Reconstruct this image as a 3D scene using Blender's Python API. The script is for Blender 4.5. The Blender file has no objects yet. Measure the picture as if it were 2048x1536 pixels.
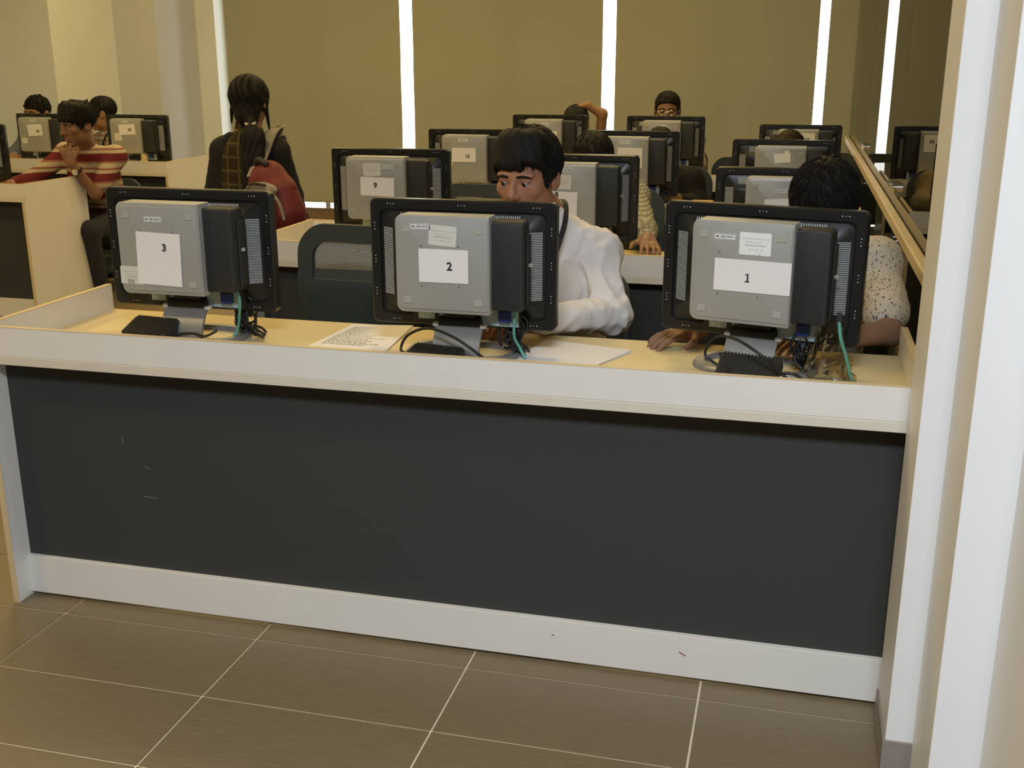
import bpy, bmesh, math, random
import numpy as np
from mathutils import Vector, Matrix, Euler
R = math.radians
random.seed(7)
rng = np.random.RandomState(5)
SC = bpy.context.scene
COL = SC.collection

# ------------------------------------------------------------------ camera
cam_d = bpy.data.cameras.new('camera')
cam_d.sensor_width = 36.0
cam_d.lens = 2190.0 / 2048.0 * 36.0
cam_d.clip_start = 0.05
cam_d.clip_end = 200
cam = bpy.data.objects.new('camera', cam_d)
cam.location = (0, 0, 1.52)
cam.rotation_euler = (R(90 - 16.35), 0, R(14.3))
COL.objects.link(cam)
SC.camera = cam

# ------------------------------------------------------------------ world, lamps, exposure
W_ = bpy.data.worlds.new('sky')
SC.world = W_
W_.use_nodes = True
bg = W_.node_tree.nodes['Background']
bg.inputs[0].default_value = (1.0, 0.98, 0.93, 1)
bg.inputs[1].default_value = 5.0
SC.view_settings.view_transform = 'Standard'
SC.view_settings.look = 'None'
SC.view_settings.exposure = 0.0
SC.view_settings.gamma = 1.0
SC.view_settings.use_curve_mapping = False

def area(name, loc, size, power, col, rot=(0, 0, 0), sy=None):
    d = bpy.data.lights.new(name, 'AREA')
    d.shape = 'RECTANGLE' if sy else 'SQUARE'
    d.size = size
    if sy: d.size_y = sy
    d.energy = power
    d.color = col
    o = bpy.data.objects.new(name, d)
    o.location = loc
    o.rotation_euler = rot
    COL.objects.link(o)
    return o

WARM = (1.0, 0.725, 0.285)
COOL = (0.80, 0.90, 1.0)
for lx in (-4.9, -3.0, -0.9):
    for ly in (4.2, 6.6, 8.4):
        area('ceiling_lamp', (lx, ly, 3.15), 0.6, 20, WARM)
area('ceiling_lamp', (-3.2, 1.2, 3.15), 0.6, 34, WARM)
area('ceiling_lamp', (-5.6, 1.4, 3.15), 0.6, 30, WARM)
area('hall_ceiling_lamp', (0.12, -0.5, 3.12), 1.2, 186, COOL, rot=(0, R(-10), 0), sy=0.6)

# ------------------------------------------------------------------ materials
MATS = {}
def nodes_of(m):
    m.use_nodes = True
    return m.node_tree.nodes, m.node_tree.links
def mat(name, col, rough=0.5, metal=0.0, var=0.06, scale=40.0, bump=0.0, bscale=None, spec=0.5, stretch=None, coat=0.0):
    if name in MATS: return MATS[name]
    m = bpy.data.materials.new(name)
    N, L = nodes_of(m)
    b = N['Principled BSDF']
    b.inputs['Roughness'].default_value = rough
    b.inputs['Metallic'].default_value = metal
    b.inputs['Specular IOR Level'].default_value = spec
    if coat: b.inputs['Coat Weight'].default_value = coat
    tc = N.new('ShaderNodeTexCoord')
    mp = N.new('ShaderNodeMapping')
    L.new(tc.outputs['Object'], mp.inputs['Vector'])
    if stretch: mp.inputs['Scale'].default_value = stretch
    nz = N.new('ShaderNodeTexNoise')
    nz.inputs['Scale'].default_value = scale
    nz.inputs['Detail'].default_value = 4
    L.new(mp.outputs[0], nz.inputs['Vector'])
    rp = N.new('ShaderNodeValToRGB')
    c = np.array(col[:3])
    rp.color_ramp.elements[0].position = 0.3
    rp.color_ramp.elements[1].position = 0.7
    rp.color_ramp.elements[0].color = (*(c * (1 - var)), 1)
    rp.color_ramp.elements[1].color = (*np.minimum(c * (1 + var), 1), 1)
    L.new(nz.outputs['Fac'], rp.inputs[0])
    L.new(rp.outputs[0], b.inputs['Base Color'])
    if bump:
        n2 = N.new('ShaderNodeTexNoise')
        n2.inputs['Scale'].default_value = bscale or scale
        n2.inputs['Detail'].default_value = 5
        L.new(mp.outputs[0], n2.inputs['Vector'])
        bp = N.new('ShaderNodeBump')
        bp.inputs['Strength'].default_value = bump
        bp.inputs['Distance'].default_value = 0.01
        L.new(n2.outputs['Fac'], bp.inputs['Height'])
        L.new(bp.outputs[0], b.inputs['Normal'])
    MATS[name] = m
    return m

def mat_glass(name, tint=(0.93, 0.96, 0.92), ior=1.5, rough=0.0):
    m = bpy.data.materials.new(name)
    N, L = nodes_of(m)
    N.remove(N['Principled BSDF'])
    out = N['Material Output']
    t = N.new('ShaderNodeBsdfTransparent'); t.inputs[0].default_value = (*tint, 1)
    g = N.new('ShaderNodeBsdfGlossy'); g.inputs['Roughness'].default_value = rough
    fr = N.new('ShaderNodeFresnel'); fr.inputs[0].default_value = ior
    mx = N.new('ShaderNodeMixShader')
    L.new(fr.outputs[0], mx.inputs[0]); L.new(t.outputs[0], mx.inputs[1]); L.new(g.outputs[0], mx.inputs[2])
    L.new(mx.outputs[0], out.inputs[0])
    MATS[name] = m
    return m

def mat_blind():
    m = bpy.data.materials.new('roller_blind_fabric')
    N, L = nodes_of(m)
    N.remove(N['Principled BSDF'])
    out = N['Material Output']
    tc = N.new('ShaderNodeTexCoord')
    nz = N.new('ShaderNodeTexNoise'); nz.inputs['Scale'].default_value = 220; nz.inputs['Detail'].default_value = 2
    L.new(tc.outputs['Object'], nz.inputs['Vector'])
    rp = N.new('ShaderNodeValToRGB')
    rp.color_ramp.elements[0].color = (0.31, 0.30, 0.21, 1); rp.color_ramp.elements[1].color = (0.36, 0.345, 0.245, 1)
    L.new(nz.outputs['Fac'], rp.inputs[0])
    d = N.new('ShaderNodeBsdfDiffuse'); tr = N.new('ShaderNodeBsdfTranslucent')
    L.new(rp.outputs[0], d.inputs[0]); tr.inputs[0].default_value = (0.52, 0.45, 0.26, 1)
    mx = N.new('ShaderNodeMixShader'); mx.inputs[0].default_value = 0.04
    L.new(d.outputs[0], mx.inputs[1]); L.new(tr.outputs[0], mx.inputs[2]); L.new(mx.outputs[0], out.inputs[0])
    MATS['blind'] = m
    return m

def mat_tile():
    m = bpy.data.materials.new('floor_tile_glaze')
    N, L = nodes_of(m)
    b = N['Principled BSDF']
    tc = N.new('ShaderNodeTexCoord')
    mp = N.new('ShaderNodeMapping'); mp.inputs['Scale'].default_value = (3, 40, 40)
    geo = N.new('ShaderNodeNewGeometry')
    L.new(geo.outputs['Position'], mp.inputs['Vector'])
    nz = N.new('ShaderNodeTexNoise'); nz.inputs['Scale'].default_value = 4; nz.inputs['Detail'].default_value = 6
    L.new(mp.outputs[0], nz.inputs['Vector'])
    rp = N.new('ShaderNodeValToRGB')
    rp.color_ramp.elements[0].position = 0.3; rp.color_ramp.elements[1].position = 0.75
    rp.color_ramp.elements[0].color = (0.172, 0.132, 0.076, 1); rp.color_ramp.elements[1].color = (0.218, 0.168, 0.098, 1)
    L.new(nz.outputs['Fac'], rp.inputs[0]); L.new(rp.outputs[0], b.inputs['Base Color'])
    b.inputs['Roughness'].default_value = 0.38
    MATS['tile'] = m
    return m

def stripe_mat(name, stops, axis='Z', freq=7.0, phase=0.0, rough=0.85):
    m = bpy.data.materials.new(name)
    N, L = nodes_of(m)
    b = N['Principled BSDF']; b.inputs['Roughness'].default_value = rough; b.inputs['Specular IOR Level'].default_value = 0.2
    geo = N.new('ShaderNodeNewGeometry'); sp = N.new('ShaderNodeSeparateXYZ')
    L.new(geo.outputs['Position'], sp.inputs[0])
    mu = N.new('ShaderNodeMath'); mu.operation = 'MULTIPLY_ADD'; mu.inputs[1].default_value = freq; mu.inputs[2].default_value = phase
    L.new(sp.outputs[axis], mu.inputs[0])
    fr = N.new('ShaderNodeMath'); fr.operation = 'FRACT'; L.new(mu.outputs[0], fr.inputs[0])
    rp = N.new('ShaderNodeValToRGB'); rp.color_ramp.interpolation = 'CONSTANT'
    els = rp.color_ramp.elements
    while len(els) < len(stops): els.new(0.5)
    for e, (p, c) in zip(els, stops): e.position = p; e.color = (*c, 1)
    L.new(fr.outputs[0], rp.inputs[0]); L.new(rp.outputs[0], b.inputs['Base Color'])
    MATS[name] = m
    return m

def plaid_mat(name, base, c1, c2, freq=14.0, width=0.16, xax='X'):
    m = bpy.data.materials.new(name)
    N, L = nodes_of(m)
    b = N['Principled BSDF']; b.inputs['Roughness'].default_value = 0.9; b.inputs['Specular IOR Level'].default_value = 0.2
    geo = N.new('ShaderNodeNewGeometry'); sp = N.new('ShaderNodeSeparateXYZ')
    L.new(geo.outputs['Position'], sp.inputs[0])
    def line(ax, f, w, ph):
        mu = N.new('ShaderNodeMath'); mu.operation = 'MULTIPLY_ADD'; mu.inputs[1].default_value = f; mu.inputs[2].default_value = ph
        L.new(sp.outputs[ax], mu.inputs[0])
        fr = N.new('ShaderNodeMath'); fr.operation = 'FRACT'; L.new(mu.outputs[0], fr.inputs[0])
        lt = N.new('ShaderNodeMath'); lt.operation = 'LESS_THAN'; lt.inputs[1].default_value = w; L.new(fr.outputs[0], lt.inputs[0])
        return lt
    def mixc(fac, a, col):
        mx = N.new('ShaderNodeMixRGB'); L.new(fac.outputs[0], mx.inputs[0])
        if isinstance(a, tuple): mx.inputs[1].default_value = (*a, 1)
        else: L.new(a.outputs[0], mx.inputs[1])
        mx.inputs[2].default_value = (*col, 1)
        return mx
    k = mixc(line('Z', freq, 0.45, 0.2), base, tuple(np.array(base) * 0.45 + np.array(c2) * 0.25))
    k = mixc(line(xax, freq, width, 0.1), k, c1)
    k = mixc(line('Z', freq, width, 0.0), k, c2)
    L.new(k.outputs[0], b.inputs['Base Color'])
    MATS[name] = m
    return m

M = {}
M['white'] = mat('white_laminate', (0.80, 0.775, 0.735), 0.42, var=0.02, scale=6)
M['cream'] = mat('cream_worktop_laminate', (0.70, 0.575, 0.32), 0.4, var=0.03, scale=8, stretch=(1, 6, 1))
M['edge'] = mat('beech_edge_band', (0.66, 0.525, 0.32), 0.45, var=0.06, scale=30, stretch=(0.3, 3, 3))
M['strip'] = mat('worktop_front_edge', (0.72, 0.66, 0.56), 0.45, var=0.03, scale=12)
M['panel'] = mat('charcoal_fabric_panel', (0.050, 0.051, 0.049), 0.8, var=0.16, scale=500, bump=0.25, bscale=700, spec=0.25)
M['black'] = mat('black_gloss_plastic', (0.012, 0.013, 0.014), 0.32, var=0.1, scale=30)
M['black2'] = mat('black_matt_plastic', (0.024, 0.026, 0.028), 0.5, var=0.12, scale=200, bump=0.1, bscale=600)
M['rib'] = mat('vent_rib_highlight', (0.50, 0.53, 0.56), 0.4, var=0.05)  # pale grey paints in the highlights caught by the black vent ribs
M['dot'] = mat('pale_dot', (0.6, 0.62, 0.65), 0.35)
M['case'] = mat('grey_painted_steel', (0.42, 0.425, 0.415), 0.42, metal=0.25, var=0.02, scale=15)
M['pad'] = mat('beige_rubber_pad', (0.40, 0.40, 0.36), 0.6)
M['screw'] = mat('steel_screw', (0.5, 0.5, 0.5), 0.3, metal=0.9)
M['silver'] = mat('silver_plastic', (0.30, 0.30, 0.30), 0.35, metal=0.4, var=0.03)
M['paper'] = mat('white_paper', (0.85, 0.83, 0.85), 0.8, var=0.015, scale=10)
M['label'] = mat('pale_label', (0.70, 0.70, 0.66), 0.5, var=0.02)
M['label2'] = mat('white_gloss_label', (0.88, 0.9, 0.92), 0.3, var=0.01)
M['bluelabel'] = mat('blue_white_label', (0.45, 0.60, 0.66), 0.45, var=0.25, scale=120)
M['navy'] = mat('blue_connector', (0.015, 0.04, 0.22), 0.4)
M['ink'] = mat('black_ink', (0.02, 0.02, 0.025), 0.7)
M['greyink'] = mat('grey_ink', (0.42, 0.42, 0.42), 0.7)
M['cable'] = mat('black_cable', (0.012, 0.012, 0.012), 0.4)
M['teal'] = mat('teal_cable', (0.13, 0.42, 0.36), 0.4)
M['brick'] = mat('black_adapter', (0.022, 0.02, 0.017), 0.5)
M['plastic'] = mat_glass('clear_plastic_wrap', (0.80, 0.78, 0.72), 1.6, 0.12)
M['glass'] = mat_glass('partition_glass', (0.90, 0.95, 0.89))
M['pane'] = mat_glass('window_glass', (0.97, 0.98, 0.97))
M['blind'] = mat_blind()
M['tile'] = mat_tile()
M['grout'] = mat('pale_grout', (0.80, 0.69, 0.50), 0.8, var=0.08, scale=60)
M['wall'] = mat('painted_wall', (0.80, 0.84, 0.88), 0.75, var=0.015, scale=4, bump=0.03, bscale=80)
M['wallgrey'] = mat('painted_wall_grey', (0.60, 0.62, 0.66), 0.75, var=0.015, scale=4, bump=0.03, bscale=80)
M['jamb'] = mat('white_painted_frame', (0.80, 0.795, 0.80), 0.5, var=0.01, scale=5)
M['skirt'] = mat('taupe_skirting', (0.27, 0.235, 0.21), 0.5, var=0.04)
M['sill'] = mat('brown_sill', (0.17, 0.115, 0.065), 0.6, var=0.06)
M['ceil'] = mat('ceiling_paint', (0.8, 0.79, 0.76), 0.9, var=0.01)
M['alu'] = mat('window_aluminium', (0.55, 0.54, 0.5), 0.4, metal=0.5)
M['steel'] = mat('chrome', (0.8, 0.8, 0.8), 0.12, metal=1.0)
M['dark'] = mat('dark_seal', (0.02, 0.02, 0.02), 0.6)
M['rail'] = mat('beech_rail', (0.62, 0.52, 0.36), 0.45, var=0.05, scale=10, stretch=(8, 0.5, 8))
M['chairf'] = mat('dark_green_grey_plastic', (0.035, 0.046, 0.046), 0.55, var=0.08, scale=60)
M['chairfab'] = mat('dark_seat_fabric', (0.028, 0.040, 0.040), 0.9, var=0.2, scale=600, bump=0.3, bscale=900)
def mat_mesh():
    m = bpy.data.materials.new('chair_net')
    N, L = nodes_of(m)
    b = N['Principled BSDF']; out = N['Material Output']
    b.inputs['Base Color'].default_value = (0.10, 0.11, 0.105, 1); b.inputs['Roughness'].default_value = 0.8
    tc = N.new('ShaderNodeTexCoord')
    mp = N.new('ShaderNodeMapping'); mp.inputs['Rotation'].default_value = (0, R(45), 0); mp.inputs['Scale'].default_value = (260, 260, 260)
    L.new(tc.outputs['Object'], mp.inputs['Vector'])
    ck = N.new('ShaderNodeTexChecker'); ck.inputs['Scale'].default_value = 1.0
    L.new(mp.outputs[0], ck.inputs['Vector'])
    t = N.new('ShaderNodeBsdfTransparent')
    mx = N.new('ShaderNodeMixShader')
    mul = N.new('ShaderNodeMath'); mul.operation = 'MULTIPLY'; mul.inputs[1].default_value = 0.7
    L.new(ck.outputs['Fac'], mul.inputs[0]); L.new(mul.outputs[0], mx.inputs[0])
    L.new(b.outputs[0], mx.inputs[1]); L.new(t.outputs[0], mx.inputs[2]); L.new(mx.outputs[0], out.inputs[0])
    MATS['chair_net'] = m
    return m
M['net'] = mat_mesh()

# ------------------------------------------------------------------ object helpers
def link(name, me, m=None, parent=None, loc=None, rot=None):
    o = bpy.data.objects.new(name, me)
    COL.objects.link(o)
    if m is not None and me is not None and len(me.materials) == 0: me.materials.append(m)
    if parent: o.parent = parent
    if loc is not None: o.location = loc
    if rot is not None: o.rotation_euler = rot
    return o
def tag(o, label=None, cat=None, group=None, kind=None):
    if label: o['label'] = label
    if cat: o['category'] = cat
    if group: o['group'] = group
    if kind: o['kind'] = kind
    return o
def thing(name, label, cat, loc=(0, 0, 0), rz=0.0, group=None):
    o = bpy.data.objects.new(name, None)
    o.empty_display_size = 0.1
    COL.objects.link(o)
    o.location = loc
    o.rotation_euler = (0, 0, rz)
    return tag(o, label, cat, group)

class MB:
    def __init__(s): s.v = []; s.f = []; s.mi = []; s.sm = False
    def add(s, vs, fs, mi=0):
        o = len(s.v); s.v += [tuple(p) for p in vs]; s.f += [tuple(i + o for i in f) for f in fs]; s.mi += [mi] * len(fs)
        return s
    def box(s, x0, x1, y0, y1, z0, z1, mi=0, bev=0.0):
        if bev > 0:
            b = min(bev, (x1 - x0) / 2.01, (y1 - y0) / 2.01, (z1 - z0) / 2.01)
            bm = bmesh.new(); bmesh.ops.create_cube(bm, size=1)
            for v in bm.verts:
                v.co = ((x0 + x1) / 2 + v.co.x * (x1 - x0), (y0 + y1) / 2 + v.co.y * (y1 - y0), (z0 + z1) / 2 + v.co.z * (z1 - z0))
            bmesh.ops.bevel(bm, geom=bm.edges[:], offset=b, segments=2, profile=0.5, affect='EDGES')
            bm.verts.index_update()
            s.add([v.co[:] for v in bm.verts], [[v.index for v in f.verts] for f in bm.faces], mi); bm.free()
            return s
        vs = [(x0, y0, z0), (x1, y0, z0), (x1, y1, z0), (x0, y1, z0), (x0, y0, z1), (x1, y0, z1), (x1, y1, z1), (x0, y1, z1)]
        return s.add(vs, [(0, 3, 2, 1), (4, 5, 6, 7), (0, 1, 5, 4), (1, 2, 6, 5), (2, 3, 7, 6), (3, 0, 4, 7)], mi)
    def loft(s, rings, cap0=True, cap1=True, mi=0, closed=True):
        n = len(rings[0]); vs = [p for r in rings for p in r]; fs = []
        for i in range(len(rings) - 1):
            for j in range(n if closed else n - 1):
                k = (j + 1) % n
                fs.append((i * n + j, i * n + k, (i + 1) * n + k, (i + 1) * n + j))
        if cap0: fs.append(tuple(range(n - 1, -1, -1)))
        if cap1: fs.append(tuple((len(rings) - 1) * n + j for j in range(n)))
        return s.add(vs, fs, mi)
    def tube(s, pts, r, n=8, mi=0, sub=0, flat=None):
        P = [Vector(p) for p in pts]
        if sub: P = spline(P, sub)
        rings = []; prev = None
        for i, p in enumerate(P):
            t = (P[min(i + 1, len(P) - 1)] - P[max(i - 1, 0)])
            if t.length < 1e-9: t = Vector((0, 0, 1))
            t.normalize()
            if prev is None:
                a = Vector((0, 0, 1)) if abs(t.z) < 0.9 else Vector((1, 0, 0))
                u = t.cross(a).normalized()
            else:
                u = prev - t * prev.dot(t)
                u = u.normalized() if u.length > 1e-6 else t.orthogonal().normalized()
            prev = u; w = t.cross(u)
            rr = r[min(i, len(r) - 1)] if isinstance(r, (list, tuple)) else r
            fl = flat or 1.0
            rings.append([tuple(p + u * rr * math.cos(2 * math.pi * k / n) + w * rr * fl * math.sin(2 * math.pi * k / n)) for k in range(n)])
        return s.loft(rings, mi=mi)
    def cyl(s, a, b, r, n=16, mi=0, r2=None):
        return s.tube([a, b], [r, r if r2 is None else r2], n, mi)
    def mesh(s, name, smooth=None, mats=None):
        me = bpy.data.meshes.new(name)
        me.from_pydata(s.v, [], s.f)
        for m in mats or []: me.materials.append(m)
        if mats and len(mats) > 1: me.polygons.foreach_set('material_index', s.mi)
        me.update()
        bm = bmesh.new(); bm.from_mesh(me); bmesh.ops.recalc_face_normals(bm, faces=bm.faces[:]); bm.to_mesh(me); bm.free()
        if smooth is not None:
            me.polygons.foreach_set('use_smooth', [True] * len(me.polygons))
            if smooth < 180:
                me.set_sharp_from_angle(angle=R(smooth))
        return me
    def obj(s, name, m, parent=None, smooth=None, loc=None, rot=None):
        me = s.mesh(name, smooth, [m] if not isinstance(m, list) else m)
        return link(name, me, None, parent, loc, rot)

def spline(P, sub):
    P = [Vector(p) for p in P]; out = []
    for i in range(len(P) - 1):
        p0 = P[max(i - 1, 0)]; p1 = P[i]; p2 = P[i + 1]; p3 = P[min(i + 2, len(P) - 1)]
        for k in range(sub):
            t = k / sub
            out.append(0.5 * ((2 * p1) + (p2 - p0) * t + (2 * p0 - 5 * p1 + 4 * p2 - p3) * t * t + (3 * p1 - p0 - 3 * p2 + p3) * t ** 3))
    out.append(P[-1]); return out

def rrect(x0, x1, z0, z1, r, y, n=6):
    """rounded rectangle loop in the XZ plane; r = one radius or (bl, br, tr, tl)"""
    rs = (r,) * 4 if not isinstance(r, (tuple, list)) else r
    pts = []
    for (cx, cz, a0, rr) in ((x0, z0, 180, rs[0]), (x1, z0, 270, rs[1]), (x1, z1, 0, rs[2]), (x0, z1, 90, rs[3])):
        rr = max(rr, 0.0004)
        ox = cx + (rr if cx == x0 else -rr); oz = cz + (rr if cz == z0 else -rr)
        for k in range(n + 1):
            a = R(a0 + 90 * k / n)
            pts.append((ox + rr * math.cos(a), y, oz + rr * math.sin(a)))
    return pts

TXT = {}
def text_mesh(s, size, bold=0.0):
    k = (s, size, bold)
    if k in TXT: return TXT[k]
    c = bpy.data.curves.new('t', 'FONT'); c.body = s; c.size = size; c.align_x = 'CENTER'; c.align_y = 'CENTER'
    c.offset = bold; c.extrude = 0.0002; c.resolution_u = 3
    o = bpy.data.objects.new('t', c)
    COL.objects.link(o)
    bpy.context.view_layer.update()
    me = bpy.data.meshes.new_from_object(o.evaluated_get(bpy.context.evaluated_depsgraph_get()))
    bpy.data.objects.remove(o); bpy.data.curves.remove(c)
    me.transform(Matrix.Rotation(R(90), 4, 'X'))
    me.materials.clear(); me.materials.append(M['ink'])
    TXT[k] = me
    return me

# ------------------------------------------------------------------ the setting
YW = 10.3      # window wall
GX = 0.435     # glass partition
DX0, DX1 = -2.135, 0.325
CEIL = 3.2
TX, TY = 0.6015, 0.2915
TX0, TY0 = -1.346, 2.434
def structure():
    fl = MB().box(-7.4, 3.1, -3.1, YW + 0.3, -0.1, -0.003).obj('floor', M['grout']); tag(fl, 'brown rectangular tile floor with pale grout lines', kind='structure')
    g = 0.0026
    me = MB().box(g, TX - g, g, TY - g, -0.004, 0.0, bev=0.0008).mesh('tile', mats=[M['tile']])
    rest = MB(); cnt = 0
    for i in range(-11, 8):
        for j in range(-19, 28):
            x = TX0 + i * TX; y = TY0 + j * TY
            if x < -7.4 or x + TX > 3.1 or y < -3.1 or y + TY > YW: continue
            near = (-3.2 < x < 0.3 and 1.0 < y < 2.75) or (-4.95 < x < -2.6 and 2.0 < y < 7.2) or (-3.9 < x < -2.0 and 7.2 <= y)
            if near and cnt < 300:
                link('tile', me, None, fl, (x, y, 0)); cnt += 1
            else:
                rest.box(x + g, x + TX - g, y + g, y + TY - g, -0.004, 0.0)
    tag(rest.obj('tile_field', M['tile'], fl), kind='stuff')
    tag(MB().box(-7.4, 3.1, -3.1, YW + 0.3, CEIL, CEIL + 0.1).obj('ceiling', M['ceil']), 'white ceiling', kind='structure')
    tag(MB().box(-7.5, -7.4, -3.1, YW + 0.3, 0, CEIL).obj('wall_left', M['wall']), 'plain wall on the far left', kind='structure')
    tag(MB().box(3.1, 3.2, -3.1, YW + 0.3, 0, CEIL).obj('wall_right', M['wallgrey']), 'wall beyond the glass partition', kind='structure')
    tag(MB().box(-7.4, 3.1, -3.2, -3.1, 0, CEIL).obj('wall_front', M['sill']), 'wall behind the viewer', kind='structure')
    # stepped wall at the far left
    tag(MB().box(-7.4, -6.28, 8.59, YW + 0.3, 0, CEIL).obj('wall_back', M['wall']), 'pale wall block at the far left corner', kind='structure')
    tag(MB().box(-6.28, -5.84, 9.53, YW + 0.3, 0, CEIL).obj('wall_column', M['wallgrey']), 'grey beige column beside the blinds', kind='structure')
    tag(MB().box(-5.84, -5.635, YW - 0.04, YW + 0.3, 0, CEIL).obj('wall_pier', M['wall']), 'narrow pale wall strip left of the first blind', kind='structure')
    # window
    w = thing('window_1', 'tall windows behind the roller blinds', None); tag(w, kind='structure')
    MB().box(-5.635, 3.1, YW, YW + 0.03, 0, 0.11).obj('sill', M['sill'], w)
    MB().box(-5.635, 3.1, YW, YW + 0.3, 3.0, CEIL).obj('lintel', M['wall'], w)
    xs = [-5.635, -4.6, -2.67, -0.77, 1.1, 3.1]
    for a, b in zip(xs[:-1], xs[1:]):
        fr = MB()
        for (p, q, z0, z1) in ((a, a + 0.025, 0.0, 3.0), (b - 0.025, b, 0.0, 3.0), (a, b, 0.0, 0.03), (a, b, 2.97, 3.0)):
            fr.box(p, q, YW + 0.14, YW + 0.19, z0, z1)
        fr.obj('window_frame', M['alu'], w)
        MB().box(a + 0.025, b - 0.025, YW + 0.16, YW + 0.166, 0.03, 2.97).obj('pane', M['pane'], w)
    # glass partition
    gl = thing('wall_glass', 'frameless glass partition running back to the blinds with rail', None); tag(gl, kind='structure')
    js = [2.47, 5.13, 7.62, YW - 0.02]
    for a, b in zip(js[:-1], js[1:]):
        MB().box(GX, GX + 0.01, a + 0.003, b - 0.003, 0.005, CEIL - 0.01).obj('glass_pane', M['glass'], gl)
    for y in js[1:-1]:
        MB().box(GX + 0.001, GX + 0.009, y - 0.003, y + 0.003, 0.005, CEIL - 0.01).obj('joint_seal', M['dark'], gl)
        for z in (1.0, 0.765):
            for s in (-0.06, 0.06):
                MB().cyl((GX - 0.022, y + s, z), (GX + 0.03, y + s, z), 0.019, 14).obj('glass_bolt', M['steel'], gl, smooth=40)
    MB().box(GX - 0.04, GX - 0.002, 2.47, YW - 0.06, 0.868, 0.912, bev=0.006).obj('rail', M['rail'], gl)
    # stepped frame on the right
    tag(MB().box(0.28, 0.60, 2.24, 2.452, 0, CEIL, bev=0.002).obj('trim_1', M['jamb']), 'white inner door frame post beside the front desk', kind='structure')
    tag(MB().box(0.337, 0.75, 2.01, 2.2395, 0, CEIL, bev=0.002).obj('trim_2', M['jamb']), 'white middle step of the door frame', kind='structure')
    tag(MB().box(0.43, 3.1, 1.64, 2.0095, 0, CEIL, bev=0.002).obj('trim_3', M['jamb']), 'white outer step of the door frame at the right edge', kind='structure')
    tag(MB().box(0.2745, 0.336, 2.2345, 2.451, 0, 0.085, bev=0.001).obj('baseboard_right', M['skirt']), 'taupe skirting at the foot of the inner post', kind='structure')
    tag(MB().box(0.75, 3.1, 2.24, 2.44, 0, CEIL).obj('wall_return', M['wallgrey']), 'wall behind the door frame', kind='structure')
structure()

def blind(x0, x1, label):
    t = thing('roller_blind', label, 'blind', ((x0 + x1) / 2, YW - 0.06, 0.18), group='roller blinds along the window wall')
    w = (x1 - x0) / 2
    n = 24; mb = MB(); rings = []
    for k in range(n + 1):
        z = (3.0 - 0.17) * k / n
        rings.append([(-w, 0.004 * math.sin(k * 1.1), z), (0, 0.004 * math.sin(k * 1.1) + 0.003, z), (w, 0.004 * math.sin(k * 1.1), z)])
    mb.loft(rings, False, False, closed=False)
    mb.obj('blind_fabric', M['blind'], t, smooth=180)
    MB().box(-w, w, -0.005, 0.005, -0.004, 0.016, bev=0.003).obj('bottom_bar', M['blind'], t)
    MB().cyl((-w, 0, 2.86), (w, 0, 2.86), 0.03).obj('roller', M['alu'], t, smooth=40)
blind(-5.515, -3.70, 'beige roller blind behind the standing person')
blind(-3.575, -1.765, 'beige roller blind above the computers marked 9 and 15')
blind(-1.645, 0.115, 'beige roller blind behind the seated person in glasses')
blind(0.20, 1.90, 'beige roller blind seen past the glass partition')
blind(1.98, 3.08, 'narrow beige roller blind at the far right end')

# ------------------------------------------------------------------ desks
ROW = [2.457 + 1.57 * k for k in range(4)]
DD = 0.605
def desk(x0, x1, y0, label):
    t = thing('computer_desk', label, 'desk', ((x0 + x1) / 2, y0, 0))
    a = -(x1 - x0) / 2; b = -a; th = 0.018
    MB().box(a + th, b - th, 0.018, DD, 0.728, 0.752, bev=0.0015).obj('worktop', M['cream'], t)
    MB().box(a, b, -0.0015, 0.017, 0.727, 0.7515, bev=0.0015).obj('worktop_edge', M['strip'], t)
    MB().box(a, b, 0, 0.016, 0.752, 0.8318, bev=0.001).obj('front_lip', M['white'], t)
    MB().box(a, b, -0.0004, 0.0164, 0.8318, 0.8335).obj('edge_band', M['edge'], t)
    for s in (0, 1):
        p = a if s == 0 else b - th
        m = MB().box(p, p + th, 0.0175, DD, 0, 0.8318, bev=0.001)
        m.box(p, p + th, 0.0, 0.0172, 0, 0.7265)
        m.obj('side_panel', M['white'], t)
        MB().box(p - 0.0002, p + th + 0.0002, 0.0168, DD + 0.0003, 0.8318, 0.8335).obj('edge_band', M['edge'], t)
        MB().box(p - 0.0002, p + th + 0.0002, -0.0012, 0.0, 0, 0.7265).obj('edge_band', M['edge'], t)
    MB().box(a + th, b - th, 0.072, 0.09, 0.122, 0.728).obj('front_panel', M['panel'], t)
    MB().box(a + th, b - th, 0.056, 0.074, 0.010, 0.126, bev=0.001).obj('base_board', M['white'], t)
    return t
d0 = desk(DX0, DX1, ROW[0], 'long white desk with charcoal front panel in the foreground')
M['scuff'] = mat('reddish_scuff', (0.22, 0.06, 0.05), 0.7)
M['scratch'] = mat('pale_scratch', (0.16, 0.16, 0.15), 0.7)
for (x, z, l, a, m_, y) in ((0.712, 0.075, 0.020, 28, 'scuff', 0.0555), (0.375, 0.082, 0.006, 0, 'scuff', 0.0555), (-0.79, 0.345, 0.045, 4, 'scratch', 0.0715), (-0.86, 0.51, 0.018, 70, 'scratch', 0.0715), (-0.79, 0.435, 0.015, 20, 'scratch', 0.0715)):
    MB().box(-l / 2, l / 2, -0.0003, 0.0003, -0.0012, 0.0012).obj('scuff_mark', M[m_], d0, loc=(x, y, z), rot=(0, R(a), 0))
desk(DX0, DX1, ROW[1], 'white desk directly behind the foreground desk, under computers 9, 8 and 7')
desk(DX0, DX1, ROW[2], 'white desk of the third row holding computer 15')
desk(DX0, DX1, ROW[3], 'white desk of the rearmost row in front of the blinds')
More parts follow.
